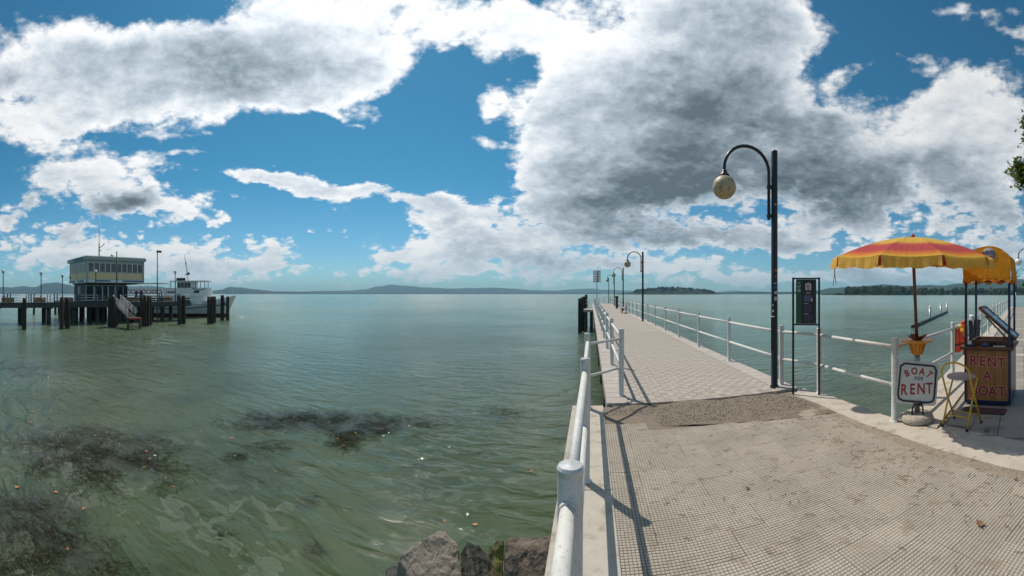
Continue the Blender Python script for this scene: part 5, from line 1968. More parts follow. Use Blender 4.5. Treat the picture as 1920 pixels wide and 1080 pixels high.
for (xa, xb) in ((-6.5, -4.2), (-3.2, -0.8)):
    b = MB(); b.box((xa, -0.115, Z0 + 0.06), (xb, -0.102, Z0 + 0.27)); b.build('name_strip', M['station_blue'], up)
b = MB(); b.box((-4.6, -0.30, Z1 - 0.40), (-0.6, -0.285, Z1 - 0.06)); b.build('roof_sign', M['station_blue'], roof_s)
text_mesh('lettering', 'Bar', 0.62, M['letter_black'], up, Matrix.Translation((-6.4, -0.055, Z0 + 0.82)) @ fr, 0.01, 0.01)
for y in (0.06, BL - 0.06):
    b = MB(); b.box((-0.05, y - 0.1, Z0), (0.14, y + 0.1, Z1 - 0.46)); b.build('corner_post', M['station_grey'], up)
# window band: ten panes on the front, two triples on the side, each in a pale frame
wz0, wz1 = Z0 + 1.28, Z0 + 2.52
pitch = (BL - 0.36) / 10
for k in range(10):
    y0 = 0.18 + k * pitch
    b = MB(); b.box((0.012, y0 + 0.05, wz0 + 0.05), (0.024, y0 + pitch - 0.05, wz1 - 0.05)); w = b.build('window', M['dark_glass'], up)
    b = MB()
    b.box((0.002, y0, wz0), (0.06, y0 + 0.05, wz1)); b.box((0.002, y0 + pitch - 0.05, wz0), (0.06, y0 + pitch - 0.002, wz1))
    b.box((0.002, y0 + 0.0505, wz0), (0.055, y0 + pitch - 0.051, wz0 + 0.05)); b.box((0.002, y0 + 0.0505, wz1 - 0.05), (0.055, y0 + pitch - 0.051, wz1))
    b.build('frame', M['frame_white'], w)
for k in range(6):
    x1 = -0.55 - (k % 3) * 0.95 - (3.35 if k > 2 else 0)
    b = MB(); b.box((x1 - 0.85, -0.024, wz0 + 0.05), (x1 - 0.05, -0.012, wz1 - 0.05)); w = b.build('window', M['curtain'], up)
    b = MB(); b.box((x1 - 0.92, -0.06, wz0), (x1 - 0.86, -0.002, wz1)); b.box((x1 - 0.045, -0.06, wz0), (x1 + 0.015, -0.002, wz1)); b.box((x1 - 0.86, -0.055, wz0), (x1 - 0.045, -0.004, wz0 + 0.05)); b.box((x1 - 0.86, -0.055, wz1 - 0.05), (x1 - 0.045, -0.004, wz1)); b.build('frame', M['frame_white'], w)
# lower storey: glazed front
for k, (ya, yb, mt) in enumerate(((0.5, 1.5, 'dark_glass'), (1.75, 2.75, 'dark_glass'), (2.9, 3.6, 'dark_glass'), (3.75, 4.6, 'station_dark'), (4.85, 5.9, 'dark_glass'), (6.0, 6.6, 'dark_glass'))):
    b = MB(); b.box((-1.495, ya, 0.25), (-1.47, yb, 2.2)); w = b.build('window', M[mt], low)
    b = MB(); b.box((-1.495, ya - 0.07, 0.2), (-1.42, ya - 0.005, 2.26)); b.box((-1.495, yb + 0.005, 0.2), (-1.42, yb + 0.07, 2.26)); b.box((-1.492, ya - 0.005, 2.2), (-1.425, yb + 0.005, 2.26)); b.box((-1.492, ya - 0.005, 0.2), (-1.425, yb + 0.005, 0.25)); b.build('frame', M['frame_white'], w)
b = MB(); b.box((-6.0, 0.38, 0.2), (-4.9, 0.398, 2.2)); b.build('door', M['station_dark'], low)
b = MB(); b.box((-4.5, 0.38, 0.9), (-3.4, 0.398, 2.2)); b.build('notice_board', M['curtain'], low)
# roof gear
b = MB(); b.lathe([(1.05, Z1 + 0.06), (0.95, Z1 + 0.22), (0.6, Z1 + 0.38), (0, Z1 + 0.45)], 14, (-3.0, 3.0, 0)); b.build('roof_hood', M['station_dark'], roof_s)
mast = MB(); mast.tube([(-3.0, 3.0, Z1 + 0.3), (-3.0, 3.0, Z1 + 6.0)], [0.07, 0.025], 8); mast = mast.build('aerial', M['steel'], roof_s)
b = MB(); b.tube([(-3.0, 3.0, Z1 + 0.35), (-3.0, 3.0, Z1 + 2.1)], 0.085, 8); b.tube([(-3.0, 3.0, Z1 + 1.5), (-3.0, 3.6, Z1 + 1.9), (-3.0, 3.8, Z1 + 2.2)], 0.05, 6); b.tube([(-3.0, 3.0, Z1 + 1.0), (-3.0, 3.35, Z1 + 1.3)], 0.05, 6)
b.build('aerial_base', M['rust'], roof_s)
b = MB(); b.sphere((-2.2, 4.6, Z1 + 0.4), 0.25, 8, 6, (0.5, 1, 1)); b.build('dish', M['steel'], roof_s)

# lamps and poles on the dock
GD = 'globe lamps on the ferry dock'
def dock_lamp(px, dd, h, label):
    p = pol(px, dd)
    o = empty('dock_lamp', (p.x, p.y, DZ))
    tag(o, label, 'street lamp', GD)
    b = MB(); b.lathe([(0.10, 0), (0.10, 0.9), (0.065, 0.95), (0.05, h - 0.45), (0.13, h - 0.42), (0.13, h - 0.36), (0, h - 0.36)], 10); b.build('pole', M['blue_iron'], o)
    b = MB(); b.sphere((0, 0, h - 0.17), 0.21, 12, 8); b.build('globe', M['globe_white'], o)


dock_lamp(6, 46.2, 4.05, 'blue dock lamp with white globe at the far left edge')
dock_lamp(77, 47.5, 3.9, 'blue dock lamp with white globe right of the single mooring pile')
dock_lamp(117, 51.5, 3.75, 'blue dock lamp with white globe just left of the station')
dock_lamp(179.5, 45.9, 4.0, 'dock lamp with white globe standing before the station front')
dock_lamp(328.5, 52.8, 4.35, 'dock lamp with white globe before the ferry')
p = pol(219, 44.2)
o = empty('flag_pole', (p.x, p.y, WATER)); tag(o, 'bare dark pole rising in front of the station windows', 'pole')
b = MB(); b.tube([(0, 0, -0.8), (0, 0, 8.8)], [0.11, 0.07], 8); b.build('pole', M['station_dark'], o)
p = pol(295, 49.8)
o = empty('floodlight_pole', (p.x, p.y, WATER)); tag(o, 'tall thin floodlight pole right of the station', 'floodlight')
b = MB(); b.tube([(0, 0, -0.8), (0, 0, 9.4)], [0.10, 0.06], 8); b.build('pole', M['station_dark'], o)
b = MB(); b.box((-0.1, -0.1, 9.25), (0.35, 0.5, 9.55), 0.05); b.build('floodlight', M['black_iron'], o)

# gangway down to the water
ga, gb = pol(219, 45.2, DZ + 0.02), pol(247, 41.0, -0.95)
o = empty('gangway', (ga.x, ga.y, WATER)); tag(o, 'sloping gangway with white handrails leading down from the dock', 'gangway')
off = Vector((ga.x, ga.y, WATER))
gd = (gb - ga); gh = Vector((gd.x, gd.y, 0)).normalized(); gs = Vector((gh.y, -gh.x, 0))
b = MB()
vs = [ga - gs * 0.5, ga + gs * 0.5, gb + gs * 0.5, gb - gs * 0.5]
b.add([v - off for v in vs] + [v - off - Vector((0, 0, 0.16)) for v in vs], [(0, 1, 2, 3), (7, 6, 5, 4), (0, 4, 5, 1), (1, 5, 6, 2), (2, 6, 7, 3), (3, 7, 4, 0)])
b.build('ramp', M['dark_wood'], o)
for s in (-1, 1):
    for z in (0.35, 0.65, 0.95):
        b = MB(); b.tube([ga + gs * 0.48 * s + Vector((0, 0, z)) - off, gb + gs * 0.48 * s + Vector((0, 0, z)) - off], 0.03, 6); b.build('handrail', M['white_paint'], o)
    for k in range(5):
        q = ga.lerp(gb, k / 4) + gs * 0.48 * s - off
        b = MB(); b.tube([q, q + Vector((0, 0, 0.95))], 0.028, 6); b.build('rail_post', M['white_paint'], o)
b = MB()
e0 = gb + gh * 0.01
b.add([e0 - gs * 0.7 - off, e0 + gs * 0.7 - off, e0 + gs * 0.7 + gh * 1.1 - off, e0 - gs * 0.7 + gh * 1.1 - off] + [v - off - Vector((0, 0, 0.18)) for v in (e0 - gs * 0.7, e0 + gs * 0.7, e0 + gs * 0.7 + gh * 1.1, e0 - gs * 0.7 + gh * 1.1)],
      [(0, 1, 2, 3), (7, 6, 5, 4), (0, 4, 5, 1), (1, 5, 6, 2), (2, 6, 7, 3), (3, 7, 4, 0)])
land = b.build('landing', M['dock_concrete'], o)
b = MB(); q0, q1 = e0 - gs * 0.7 + gh * 1.13 - off - Vector((0, 0, 0.08)), e0 + gs * 0.7 + gh * 1.13 - off - Vector((0, 0, 0.08)); b.bar(q0, q1, 0.05, 0.14); b.build('red_edge', M['red_paint'], land)
for s in (-1, 1):
    q = e0 + gs * 0.7 * s + gh * 0.6 - off
    b = MB(); b.tube([Vector((q.x, q.y, -0.8)), Vector((q.x, q.y, q.z - 0.19))], 0.14, 8); b.build('leg', M['dock_concrete'], o)

# mooring piles of the dock
GP = 'wooden mooring piles by the dock'
PILES = [
    (45, 621, 562, 0.24, 'single thick mooring pile at the far left before the dock'),
    (115.5, 619, 559, 0.24, 'left mooring pile of the pair left of the station'), (126.5, 617.5, 560, 0.26, 'right mooring pile of the pair left of the station'),
    (204.5, 612, 556, 0.21, 'leftmost pile of the dense cluster before the station'), (209.5, 613, 555, 0.21, 'second pile of the dense cluster before the station'),
    (214, 613, 556, 0.21, 'third pile of the dense cluster before the station'), (218.5, 611, 555.5, 0.2, 'rightmost pile of the dense cluster before the station'),
    (267, 610, 553, 0.22, 'leftmost pile of the cluster right of the gangway'), (272, 611, 552, 0.2, 'second pile of the cluster right of the gangway'),
    (277, 610, 553, 0.2, 'third pile of the cluster right of the gangway'), (281.5, 608, 553, 0.22, 'rightmost pile of the cluster right of the gangway'),
    (337, 605, 551.5, 0.25, 'left mooring pile of the pair before the ferry\'s cabin'), (344.5, 604, 551, 0.25, 'right mooring pile of the pair before the ferry\'s cabin'),
    (391, 602, 552, 0.2, 'left mooring pile of the trio before the ferry\'s foredeck'), (396.5, 603, 552, 0.22, 'middle mooring pile of the trio before the ferry\'s foredeck'), (402, 601, 551.5, 0.22, 'right mooring pile of the trio before the ferry\'s foredeck'),
    (416.5, 596, 549, 0.27, 'left mooring pile of the pair before the ferry\'s bow'), (427, 596, 551, 0.24, 'right mooring pile of the pair before the ferry\'s bow'),
    (374, 588.5, 551, 0.27, 'lone mooring pile against the ferry\'s white side'),
    (430 / 6.75 - 0.5, 592, 573, 0.22, 'pile standing behind the dock between two dock supports'), (104, 591, 572, 0.22, 'left of two slanting piles behind the dock'), (110, 591, 572, 0.22, 'right of two slanting piles behind the dock'),
]
for k, (px, yb, yt, r, lab) in enumerate(PILES):
    hz = 555 - min(px, 440) * 0.0205      # local eye level in the photograph
    dd = (EYE - WATER) * F / (yb - hz)
    top = EYE + (hz - yt) / F * dd
    p = pol(px, dd)
    ln = (rs.uniform(-0.12, 0.12), rs.uniform(-0.12, 0.12))
    pile(p.x, p.y, top, r, 'old_wood' if k % 2 else 'dark_wood', lab, GP, ln, seed=k)

# ------------------------------------------------------------------ ferry
fb = pol(443, 62.5)
fh = Vector((math.sin(R(41)), math.cos(R(41)), 0))
FLn = 21.0
fo = fb - fh * FLn
fer = empty('ferry', (fo.x, fo.y, WATER), math.atan2(fh.y, fh.x))     # local +X towards the bow, -Y faces the viewer
tag(fer, 'white passenger ferry with open upper deck moored behind the dock', 'ferry')
ns, nv = 22, 7
verts, faces = [], []
for i in range(ns + 1):
    t = i / ns
    sheer = 2.15 + 0.15 * t + 1.25 * max(0, (t - 0.55) / 0.45) ** 1.8
    half = 2.55 * (1 - max(0, (t - 0.5) / 0.5) ** 2.6) * (0.86 + 0.14 * min(1, t * 5))
    for j in range(nv + 1):
        q = j / nv
        z = -0.5 + (sheer + 0.5) * q
        fl = 0.72 + 0.28 * q ** 0.8 if t < 0.5 else (0.72 - 0.42 * (t - 0.5) * 2) + (0.28 + 0.42 * (t - 0.5) * 2) * q ** 0.9
        x = t * (FLn - 1.9) + 1.9 * t * t * q
        verts += [(x, -half * fl - 0.02, z), (x, half * fl + 0.02, z)]
w2 = 2 * (nv + 1)
mats = []
for i in range(ns):
    for j in range(nv):
        a = i * w2 + 2 * j
        faces += [(a, a + w2, a + w2 + 2, a + 2), (a + 1, a + 3, a + w2 + 3, a + w2 + 1)]
faces += [tuple(2 * j for j in range(nv + 1)) + tuple(2 * j + 1 for j in range(nv, -1, -1))]
e = ns * w2
for j in range(nv):
    faces += [(e + 2 * j, e + 2 * j + 1, e + 2 * j + 3, e + 2 * j + 2)]


def hull_mat():
    m = bpy.data.materials.new('ferry_hull_paint')
    m.use_nodes = True
    N = Nodes(m.node_tree)
    bs = m.node_tree.nodes['Principled BSDF']
    tc = N.node('ShaderNodeTexCoord')
    sp_ = N.node('ShaderNodeSeparateXYZ')
    N.l.new(tc.outputs['Object'], sp_.inputs[0])
    z = sp_.outputs[2]
    col = N.ramp(N.m('DIVIDE', z, 4.0), [(0.0, (0.075, 0.016, 0.015)), (0.14, (0.60, 0.62, 0.64))], 'CONSTANT')
    n = N.noise(tc.outputs['Object'], 1.5, 5.0, 0.65)
    v = N.m('MULTIPLY_ADD', N.m('SUBTRACT', n, 0.5), 0.25, 1.0)
    N.l.new(N.mix(1.0, col, N.vec(v, v, v), 'MULTIPLY'), bs.inputs['Base Color'])
    bs.inputs['Roughness'].default_value = 0.4
    return m


hull = mesh_obj('hull', verts, faces, hull_mat(), fer, True)
b = MB()
pts = []
for k in range(12):
    t = 0.05 + 0.92 * k / 11
    half = 2.55 * (1 - max(0, (t - 0.5) / 0.5) ** 2.6) * (0.86 + 0.14 * min(1, t * 5))
    q = 0.68
    fl = 0.72 + 0.28 * q ** 0.8 if t < 0.5 else (0.72 - 0.42 * (t - 0.5) * 2) + (0.28 + 0.42 * (t - 0.5) * 2) * q ** 0.9
    sheer = 2.15 + 0.15 * t + 1.25 * max(0, (t - 0.55) / 0.45) ** 1.8
    pts.append((t * (FLn - 1.9) + 1.9 * t * t * q, -half * fl - 0.05, -0.5 + (sheer + 0.5) * q))
b.tube(pts, 0.07, 6); b.build('rubbing_strake', M['blue_iron'], hull)
b = MB(); b.box((0.2, -2.1, 2.05), (19.0, 2.1, 2.12)); b.build('main_deck', M['station_grey'], fer)
b = MB(); b.tube([(FLn - 1.75, -0.65, 2.5), (FLn - 1.95, -0.8, 2.0), (FLn - 1.7, -0.62, 1.9)], 0.09, 6); b.build('anchor', M['black_iron'], hull)
b = MB(); b.tube([(FLn - 0.6, 0, 3.3), (FLn - 0.6, 0, 4.3)], 0.035, 6); b.build('jack_staff', M['white_paint'], hull)


def plan(x0, x1, hw, nose):
    """Plan outline with a rounded front."""
    pts = [(x0, -hw), (x1 - nose, -hw)]
    pts += [(x1 - nose + nose * math.sin(a), -hw * math.cos(a)) for a in [math.pi * k / 8 for k in range(1, 8)]]
    return pts + [(x1 - nose, hw), (x0, hw)]


b = MB(); b.prism(plan(4.0, 16.2, 2.25, 1.2), 2.121, 3.4); cab = b.build('lower_cabin', M['boat_white'], fer)
for (xa, xb, za, zb) in ((11.6, 13.6, 2.5, 3.25), (4.6, 6.0, 2.55, 3.1), (6.4, 7.8, 2.55, 3.1), (8.2, 9.6, 2.55, 3.1)):
    b = MB(); b.box((xa, -2.275, za), (xb, -2.252, zb), 0.0); b.build('window', M['dark_glass'], cab)
b = MB(); b.prism(plan(1.0, 17.0, 2.4, 1.6), 3.401, 3.55); b.build('upper_deck', M['boat_white'], fer)
b = MB()
out, inn = plan(9.2, 17.0, 2.38, 1.6), plan(9.2, 16.9, 2.30, 1.55)
n = len(out)
vs = [b.bm.verts.new((*p, 3.552)) for p in out] + [b.bm.verts.new((*p, 4.78)) for p in out] + [b.bm.verts.new((*p, 3.552)) for p in inn] + [b.bm.verts.new((*p, 4.78)) for p in inn]
for i in range(n):
    j = (i + 1) % n
    b.bm.faces.new((vs[i], vs[j], vs[n + j], vs[n + i])); b.bm.faces.new((vs[2 * n + j], vs[2 * n + i], vs[3 * n + i], vs[3 * n + j])); b.bm.faces.new((vs[n + i], vs[n + j], vs[3 * n + j], vs[3 * n + i]))
bul = b.build('bulwark', M['boat_white'], fer)
b = MB(); b.box((14.3, -2.42, 3.95), (15.2, -2.385, 4.3)); b.build('dark_plate', M['blue_iron'], bul)
b = MB()
for k in range(5):
    b.box((9.9 + k * 0.26, -2.40, 3.95), (10.1 + k * 0.26, -2.385, 4.2))
b.build('name_letters', M['blue_iron'], bul)
b = MB(); b.prism(plan(11.4, 14.4, 2.0, 0.6), 3.553, 5.80); wh = b.build('wheelhouse', M['boat_white'], fer)
for k in range(4):
    b = MB(); b.box((11.5 + k * 0.56, -2.03, 4.79), (12.0 + k * 0.56, -2.003, 5.65)); b.build('window', M['dark_glass'], wh)
b = MB(); b.prism(plan(10.2, 16.8, 2.35, 1.0), 5.82, 5.96); rf = b.build('roof', M['boat_white'], fer)
for (x, y) in ((10.4, -2.25), (11.2, -2.25), (14.6, -2.2), (16.0, -1.7), (10.4, 2.25), (11.2, 2.25), (14.6, 2.2), (16.0, 1.7)):
    b = MB(); b.box((x - 0.05, y - 0.05, 4.782), (x + 0.05, y + 0.05, 5.819)); b.build('roof_post', M['station_dark'], rf)
b = MB()
for k in range(9):
    a = k / 8
    b.sphere((14.2 + 1.9 * a, -2.42 + 0.25 * a * a, 4.72 - 0.32 * math.sin(math.pi * a)), 0.11, 6, 5)
b.build('bunting', M['dark_red'], bul)
b = MB(); b.tube([(12.9, 0, 5.97), (12.2, 0, 10.6)], [0.16, 0.05], 8); ms = b.build('mast', M['boat_white'], fer)
b = MB(); b.box((12.4, -0.6, 7.0), (12.9, 0.6, 7.12)); b.sphere((12.95, 0, 7.25), 0.22, 8, 6); b.build('radar', M['black_iron'], ms)
b = MB(); b.tube([(12.5, -0.7, 8.6), (12.5, 0.7, 8.6)], 0.04, 6); b.build('yard', M['black_iron'], ms)
b = MB(); b.sphere((12.45, 0, 9.0), 0.14, 8, 6); b.build('mast_light', M['black_iron'], ms)
for k in range(4):
    b = MB(); b.lathe([(0, 0), (0.2, 0.0), (0.2, 0.5), (0, 0.52)], 8, (11.2 + k * 0.4, -0.9, 5.97)); b.build('raft_drum', M['station_dark'], rf)
b = MB(); b.prism([(1.0, -2.3), (9.0, -2.3), (9.0, 2.3), (1.0, 2.3)], 5.55, 5.62); aw = b.build('awning', M['curtain'], fer)
for k in range(5):
    for s in (-1, 1):
        b = MB(); b.tube([(1.3 + k * 1.9, s * 2.2, 3.55), (1.3 + k * 1.9, s * 2.2, 5.55)], 0.035, 6); b.build('awning_post', M['white_paint'], aw)
for s in (-1, 1):
    for z in (3.9, 4.25, 4.55):
        b = MB(); b.tube([(1.0, s * 2.32, z), (9.1, s * 2.32, z)], 0.03, 6); b.build('rail', M['white_paint'], fer)
for k in range(8):
    x = 2.0 + k * 0.93
    b = MB()
    ring = [(x + 0.36 * math.cos(2 * math.pi * q / 16), -2.40, 4.15 + 0.36 * math.sin(2 * math.pi * q / 16)) for q in range(17)]
    b.tube(ring, 0.085, 6, caps=False); lr = b.build('life_ring', M['red_paint'], fer)
    for q in (0, 4, 8, 12):
        b = MB(); b.tube([ring[q], ring[q + 1]], 0.095, 6); b.build('white_band', M['white_paint'], lr)


# ------------------------------------------------------------------ people leaning on the dock rail
def person(loc, rz, shirt, trousers, label, lean=0.12, arms=0.5):
    me = bpy.data.meshes.new('body')
    V = [(0, 0, 0.95), (0, 0.02, 1.15), (0, 0.05 + lean * 0.5, 1.38), (0, 0.06 + lean, 1.50), (0, 0.09 + lean, 1.60), (0, 0.10 + lean, 1.70),
         (-0.10, 0, 0.90), (-0.11, 0.01, 0.50), (-0.11, -0.02, 0.08), (-0.11, 0.12, 0.03),
         (0.10, 0, 0.90), (0.11, 0.01, 0.50), (0.11, -0.02, 0.08), (0.11, 0.12, 0.03),
         (-0.19, 0.05 + lean * 0.7, 1.40), (-0.27, 0.10 + lean, 1.15), (-0.22, 0.32 + lean, 1.10), (-0.20, 0.40 + lean, 1.10),
         (0.19, 0.05 + lean * 0.7, 1.40), (0.27, 0.10 + lean, 1.15), (0.22, 0.32 + lean, 1.10), (0.20, 0.40 + lean, 1.10)]
    E = [(0, 1), (1, 2), (2, 3), (3, 4), (4, 5), (0, 6), (6, 7), (7, 8), (8, 9), (0, 10), (10, 11), (11, 12), (12, 13), (2, 14), (14, 15), (15, 16), (16, 17), (2, 18), (18, 19), (19, 20), (20, 21)]
    RR = [0.15, 0.145, 0.16, 0.06, 0.09, 0.095, 0.095, 0.065, 0.045, 0.04, 0.095, 0.065, 0.045, 0.04, 0.06, 0.045, 0.036, 0.04, 0.06, 0.045, 0.036, 0.04]
    me.from_pydata(V, E, [])
    o_ = bpy.data.objects.new('body', me)
    COL.objects.link(o_)
    sk = o_.modifiers.new('skin', 'SKIN')
    for k, sv in enumerate(me.skin_vertices[0].data):
        sv.radius = (RR[k], RR[k] * (0.72 if k in (0, 1, 2) else 1.0))
        sv.use_root = (k == 0)
    sub = o_.modifiers.new('sub', 'SUBSURF')
    sub.levels = sub.render_levels = 1
    dg = bpy.context.evaluated_depsgraph_get()
    body = bpy.data.meshes.new_from_object(o_.evaluated_get(dg))
    bpy.data.objects.remove(o_)
    body.materials.clear()
    for mm in (M[shirt], M[trousers], M['skin'], M['hair']):
        body.materials.append(mm)
    for f in body.polygons:
        c = f.center
        f.use_smooth = True
        if c.z > 1.66 or (c.z > 1.56 and c.y < 0.06 + lean):
            f.material_index = 3
        elif c.z > 1.47 or c.y > 0.30 + lean:
            f.material_index = 2
        elif c.z < 0.93:
            f.material_index = 1
        else:
            f.material_index = 0
    r_ = link(bpy.data.objects.new('person', body))
    r_.location = loc
    r_.rotation_euler = (0, 0, rz)
    tag(r_, label, 'person', 'people on the dock')
    return r_


for px, dd, sh, tr, lab in ((255.5, 50.2, 'cloth_blue', 'cloth_blue', 'person in blue leaning on the dock rail right of the station'), (264.0, 50.6, 'cloth_dark', 'cloth_dark', 'person in dark clothes leaning on the dock rail, right of the one in blue')):
    p = pol(px, dd)
    person((p.x, p.y, DZ), R(-90), sh, tr, lab)

# ------------------------------------------------------------------ trees at the right edge
def leafy_tree(name, label, base, height, crown, seed, leaf=0.075, count=5200, clumps=26, cr=(2.2, 2.2, 2.0), cz=6.2, spread=0.17):
    r_ = random.Random(seed)
    root_ = empty(name, base)
    tag(root_, label, 'tree')
    b_ = MB()
    b_.tube([(0, 0, -0.1), (0.05, 0.03, height * 0.25), (-0.05, 0.08, height * 0.5), (0, 0, height * 0.75)], [0.2, 0.16, 0.13, 0.08], 10)
    trunk = b_.build('trunk', M['old_wood'], root_)
    cs = []
    for k in range(clumps):
        while True:
            v = Vector((r_.uniform(-1, 1), r_.uniform(-1, 1), r_.uniform(-1, 1)))
            if 0.35 < v.length < 1:
                break
        cs.append(Vector((v.x * cr[0], v.y * cr[1], cz + v.z * cr[2])))
    if crown:
        cs += crown
    for c in cs[::2]:
        b_ = MB()
        s_ = Vector((0, 0, height * r_.uniform(0.42, 0.7)))
        m_ = s_.lerp(c, 0.5) + Vector((0, 0, 0.2))
        b_.tube([s_, m_, c], [0.06, 0.035, 0.012], 6)
        b_.build('limb', M['old_wood'], root_)
    verts, faces = [], []
    for k in range(count):
        c = cs[r_.randrange(len(cs))]
        d = Vector((r_.gauss(0, 1), r_.gauss(0, 1), r_.gauss(0, 0.8)))
        p = c + d * spread
        q = Matrix.Rotation(r_.uniform(0, 6.3), 3, 'Z') @ Matrix.Rotation(r_.gauss(0.5, 0.5), 3, 'X') @ Matrix.Rotation(r_.gauss(0, 0.4), 3, 'Y')
        s_ = leaf * r_.uniform(0.7, 1.3)
        i0 = len(verts)
        star = [(0, -1), (0.35, -0.25), (1.0, -0.1), (0.5, 0.3), (0.55, 0.95), (0, 0.65), (-0.55, 0.95), (-0.5, 0.3), (-1.0, -0.1), (-0.35, -0.25)]
        for (x, y) in star:
            verts.append(p + q @ Vector((x * s_, y * s_, -0.25 * s_ * x * x)))
        faces.append(tuple(range(i0, i0 + 10)))
    mesh_obj('crown', verts, faces, M['tree_leaf'], root_)
    return root_


def leaf_mat():
    m = bpy.data.materials.new('plane_tree_leaves')
    m.use_nodes = True
    N = Nodes(m.node_tree)
    bs = m.node_tree.nodes['Principled BSDF']
    pos = N.node('ShaderNodeNewGeometry').outputs['Position']
    n = N.noise(pos, 2.2, 4.0, 0.7)
    col = N.ramp(n, [(0.3, (0.030, 0.060, 0.010)), (0.5, (0.075, 0.115, 0.016)), (0.62, (0.15, 0.15, 0.02)), (0.72, (0.22, 0.13, 0.02))])
    N.l.new(col, bs.inputs['Base Color'])
    bs.inputs['Roughness'].default_value = 0.5
    tr = N.node('ShaderNodeBsdfTranslucent')
    N.l.new(N.mix(1.0, col, (1.6, 1.7, 0.9), 'MULTIPLY'), tr.inputs['Color'])
    mx = N.node('ShaderNodeMixShader')
    mx.inputs[0].default_value = 0.4
    N.l.new(bs.outputs[0], mx.inputs[1])
    N.l.new(tr.outputs[0], mx.inputs[2])
    N.l.new(mx.outputs[0], m.node_tree.nodes['Material Output'].inputs['Surface'])
    return m


M['tree_leaf'] = leaf_mat()
TB = pol(2062, 15.0)


def tree_local(px, py, dd):
    p = pol(px, dd, EYE + (HORIZON_Y - py) / F * dd)
    return p - TB


extra = [tree_local(px, py, 14.2) for px, py in ((1908, 308), (1907, 318), (1913, 330), (1918, 318), (1919, 342), (1926, 335), (1930, 312), (1932, 255), (1929, 232), (1930, 262), (1945, 330), (1950, 280), (1960, 240))]
leafy_tree('plane_tree', 'green and yellowing plane tree reaching into the picture at the right edge', TB, 7.5, extra, 4, 0.075, 3200, 20, (1.25, 1.25, 1.5), 6.3)
leafy_tree('plane_tree', 'small green tree beyond the promenade end at the right edge', pol(1930, 55.0), 3.6, None, 8, 0.16, 1500, 14, (1.0, 1.0, 1.4), 2.4)


# ------------------------------------------------------------------ leaves and flotsam on the water
def leaf_mesh(name, r, seed, mat, curl=0.25):
    r_ = random.Random(seed)
    pts = []
    for k in range(10):
        a = 2 * math.pi * k / 10
        rr = r * (1.0 if k % 2 == 0 else 0.5) * r_.uniform(0.75, 1.15)
        pts.append((rr * math.cos(a), rr * math.sin(a) * 0.85, 0.006 + curl * rr * rr / r * r_.uniform(0.3, 1.3)))
    verts = [(0, 0, 0.004)] + pts + [(0, 0, 0.001)] + [(x, y, z - 0.0025) for x, y, z in pts]
    faces = [(0, 1 + k, 1 + (k + 1) % 10) for k in range(10)] + [(11, 12 + (k + 1) % 10, 12 + k) for k in range(10)]
    faces += [(1 + k, 12 + k, 12 + (k + 1) % 10, 1 + (k + 1) % 10) for k in range(10)]
    me = bpy.data.meshes.new(name)
    me.from_pydata(verts, [], faces)
    me.materials.append(M[mat])
    return me


LM = [leaf_mesh('floating_leaf', 0.075, k, 'dry_leaf') for k in range(4)] + [leaf_mesh('floating_leaf', 0.075, 9, 'yellow_leaf')]
FLOAT = [(61, 773), (58, 792), (178, 817), (200, 811), (275, 847), (281, 861), (324, 913), (311, 896), (32, 914), (434, 822), (18, 725), (270, 876), (105, 923), (157, 954), (126, 1030),
         (632, 823), (667, 813), (644, 836), (833, 977), (891, 984), (996, 884), (858, 850)]
LEAF_LABELS = ['upper of two orange leaves floating one above the other near the left edge', 'lower of two orange leaves floating one above the other near the left edge',
               'left of two orange leaves at the top of the large weed patch', 'right of two orange leaves at the top of the large weed patch',
               'orange leaf at the right side of the large weed patch, upper of two', 'orange leaf at the right side of the large weed patch, lower of two',
               'orange leaf at the lower right tip of the large weed patch', 'orange leaf just above the lower right tip of the large weed patch',
               'orange leaf floating at the left edge below the large weed patch', 'orange leaf left of the long weed mat in the middle of the water',
               'orange leaf at the left edge, farthest out of those there', 'yellow green leaf floating at the edge of the large weed patch',
               'orange leaf in the clear water below the large weed patch, left of another', 'orange leaf in the clear water below the large weed patch, right of another',
               'orange leaf floating in the bottom left corner beside the dark weed', 'left of three orange leaves on the dense middle weed clump',
               'right and topmost of three orange leaves on the dense middle weed clump', 'lowest of three orange leaves on the dense middle weed clump',
               'orange leaf floating just above the large brown rock', 'small orange leaf floating between the pale shell and the rocks',
               'small orange leaf floating nearest the white quay railing', 'small orange leaf on the faint weed right of the middle mat']
SCRAP_LABELS = ['white scrap of flotsam far out near the left edge, before the dock', 'small white scrap in the middle of the large weed patch', 'larger white scrap at the right end of the large weed patch',
                'left of two white scraps on the right part of the middle weed mat', 'right of two white scraps on the right part of the middle weed mat', 'white scrap on the small weed clump between the two large mats',
                'white scrap at the right tip of the middle weed mat', 'pale shell floating near the large brown rock by the quay']
for k, (px, py) in enumerate(FLOAT):
    p = wp(px, py, WATER)
    o = link(bpy.data.objects.new('floating_leaf', LM[4] if (px, py) == (270, 876) else LM[k % 4]))
    o.location = p
    s = rs.uniform(0.6, 0.95)
    o.scale = (s, s * rs.uniform(0.6, 1.0), s)
    o.rotation_euler = (0, 0, rs.uniform(0, 6.28))
    lab = LEAF_LABELS[k]
    tag(o, lab, 'leaf', 'dead leaves floating on the lake')
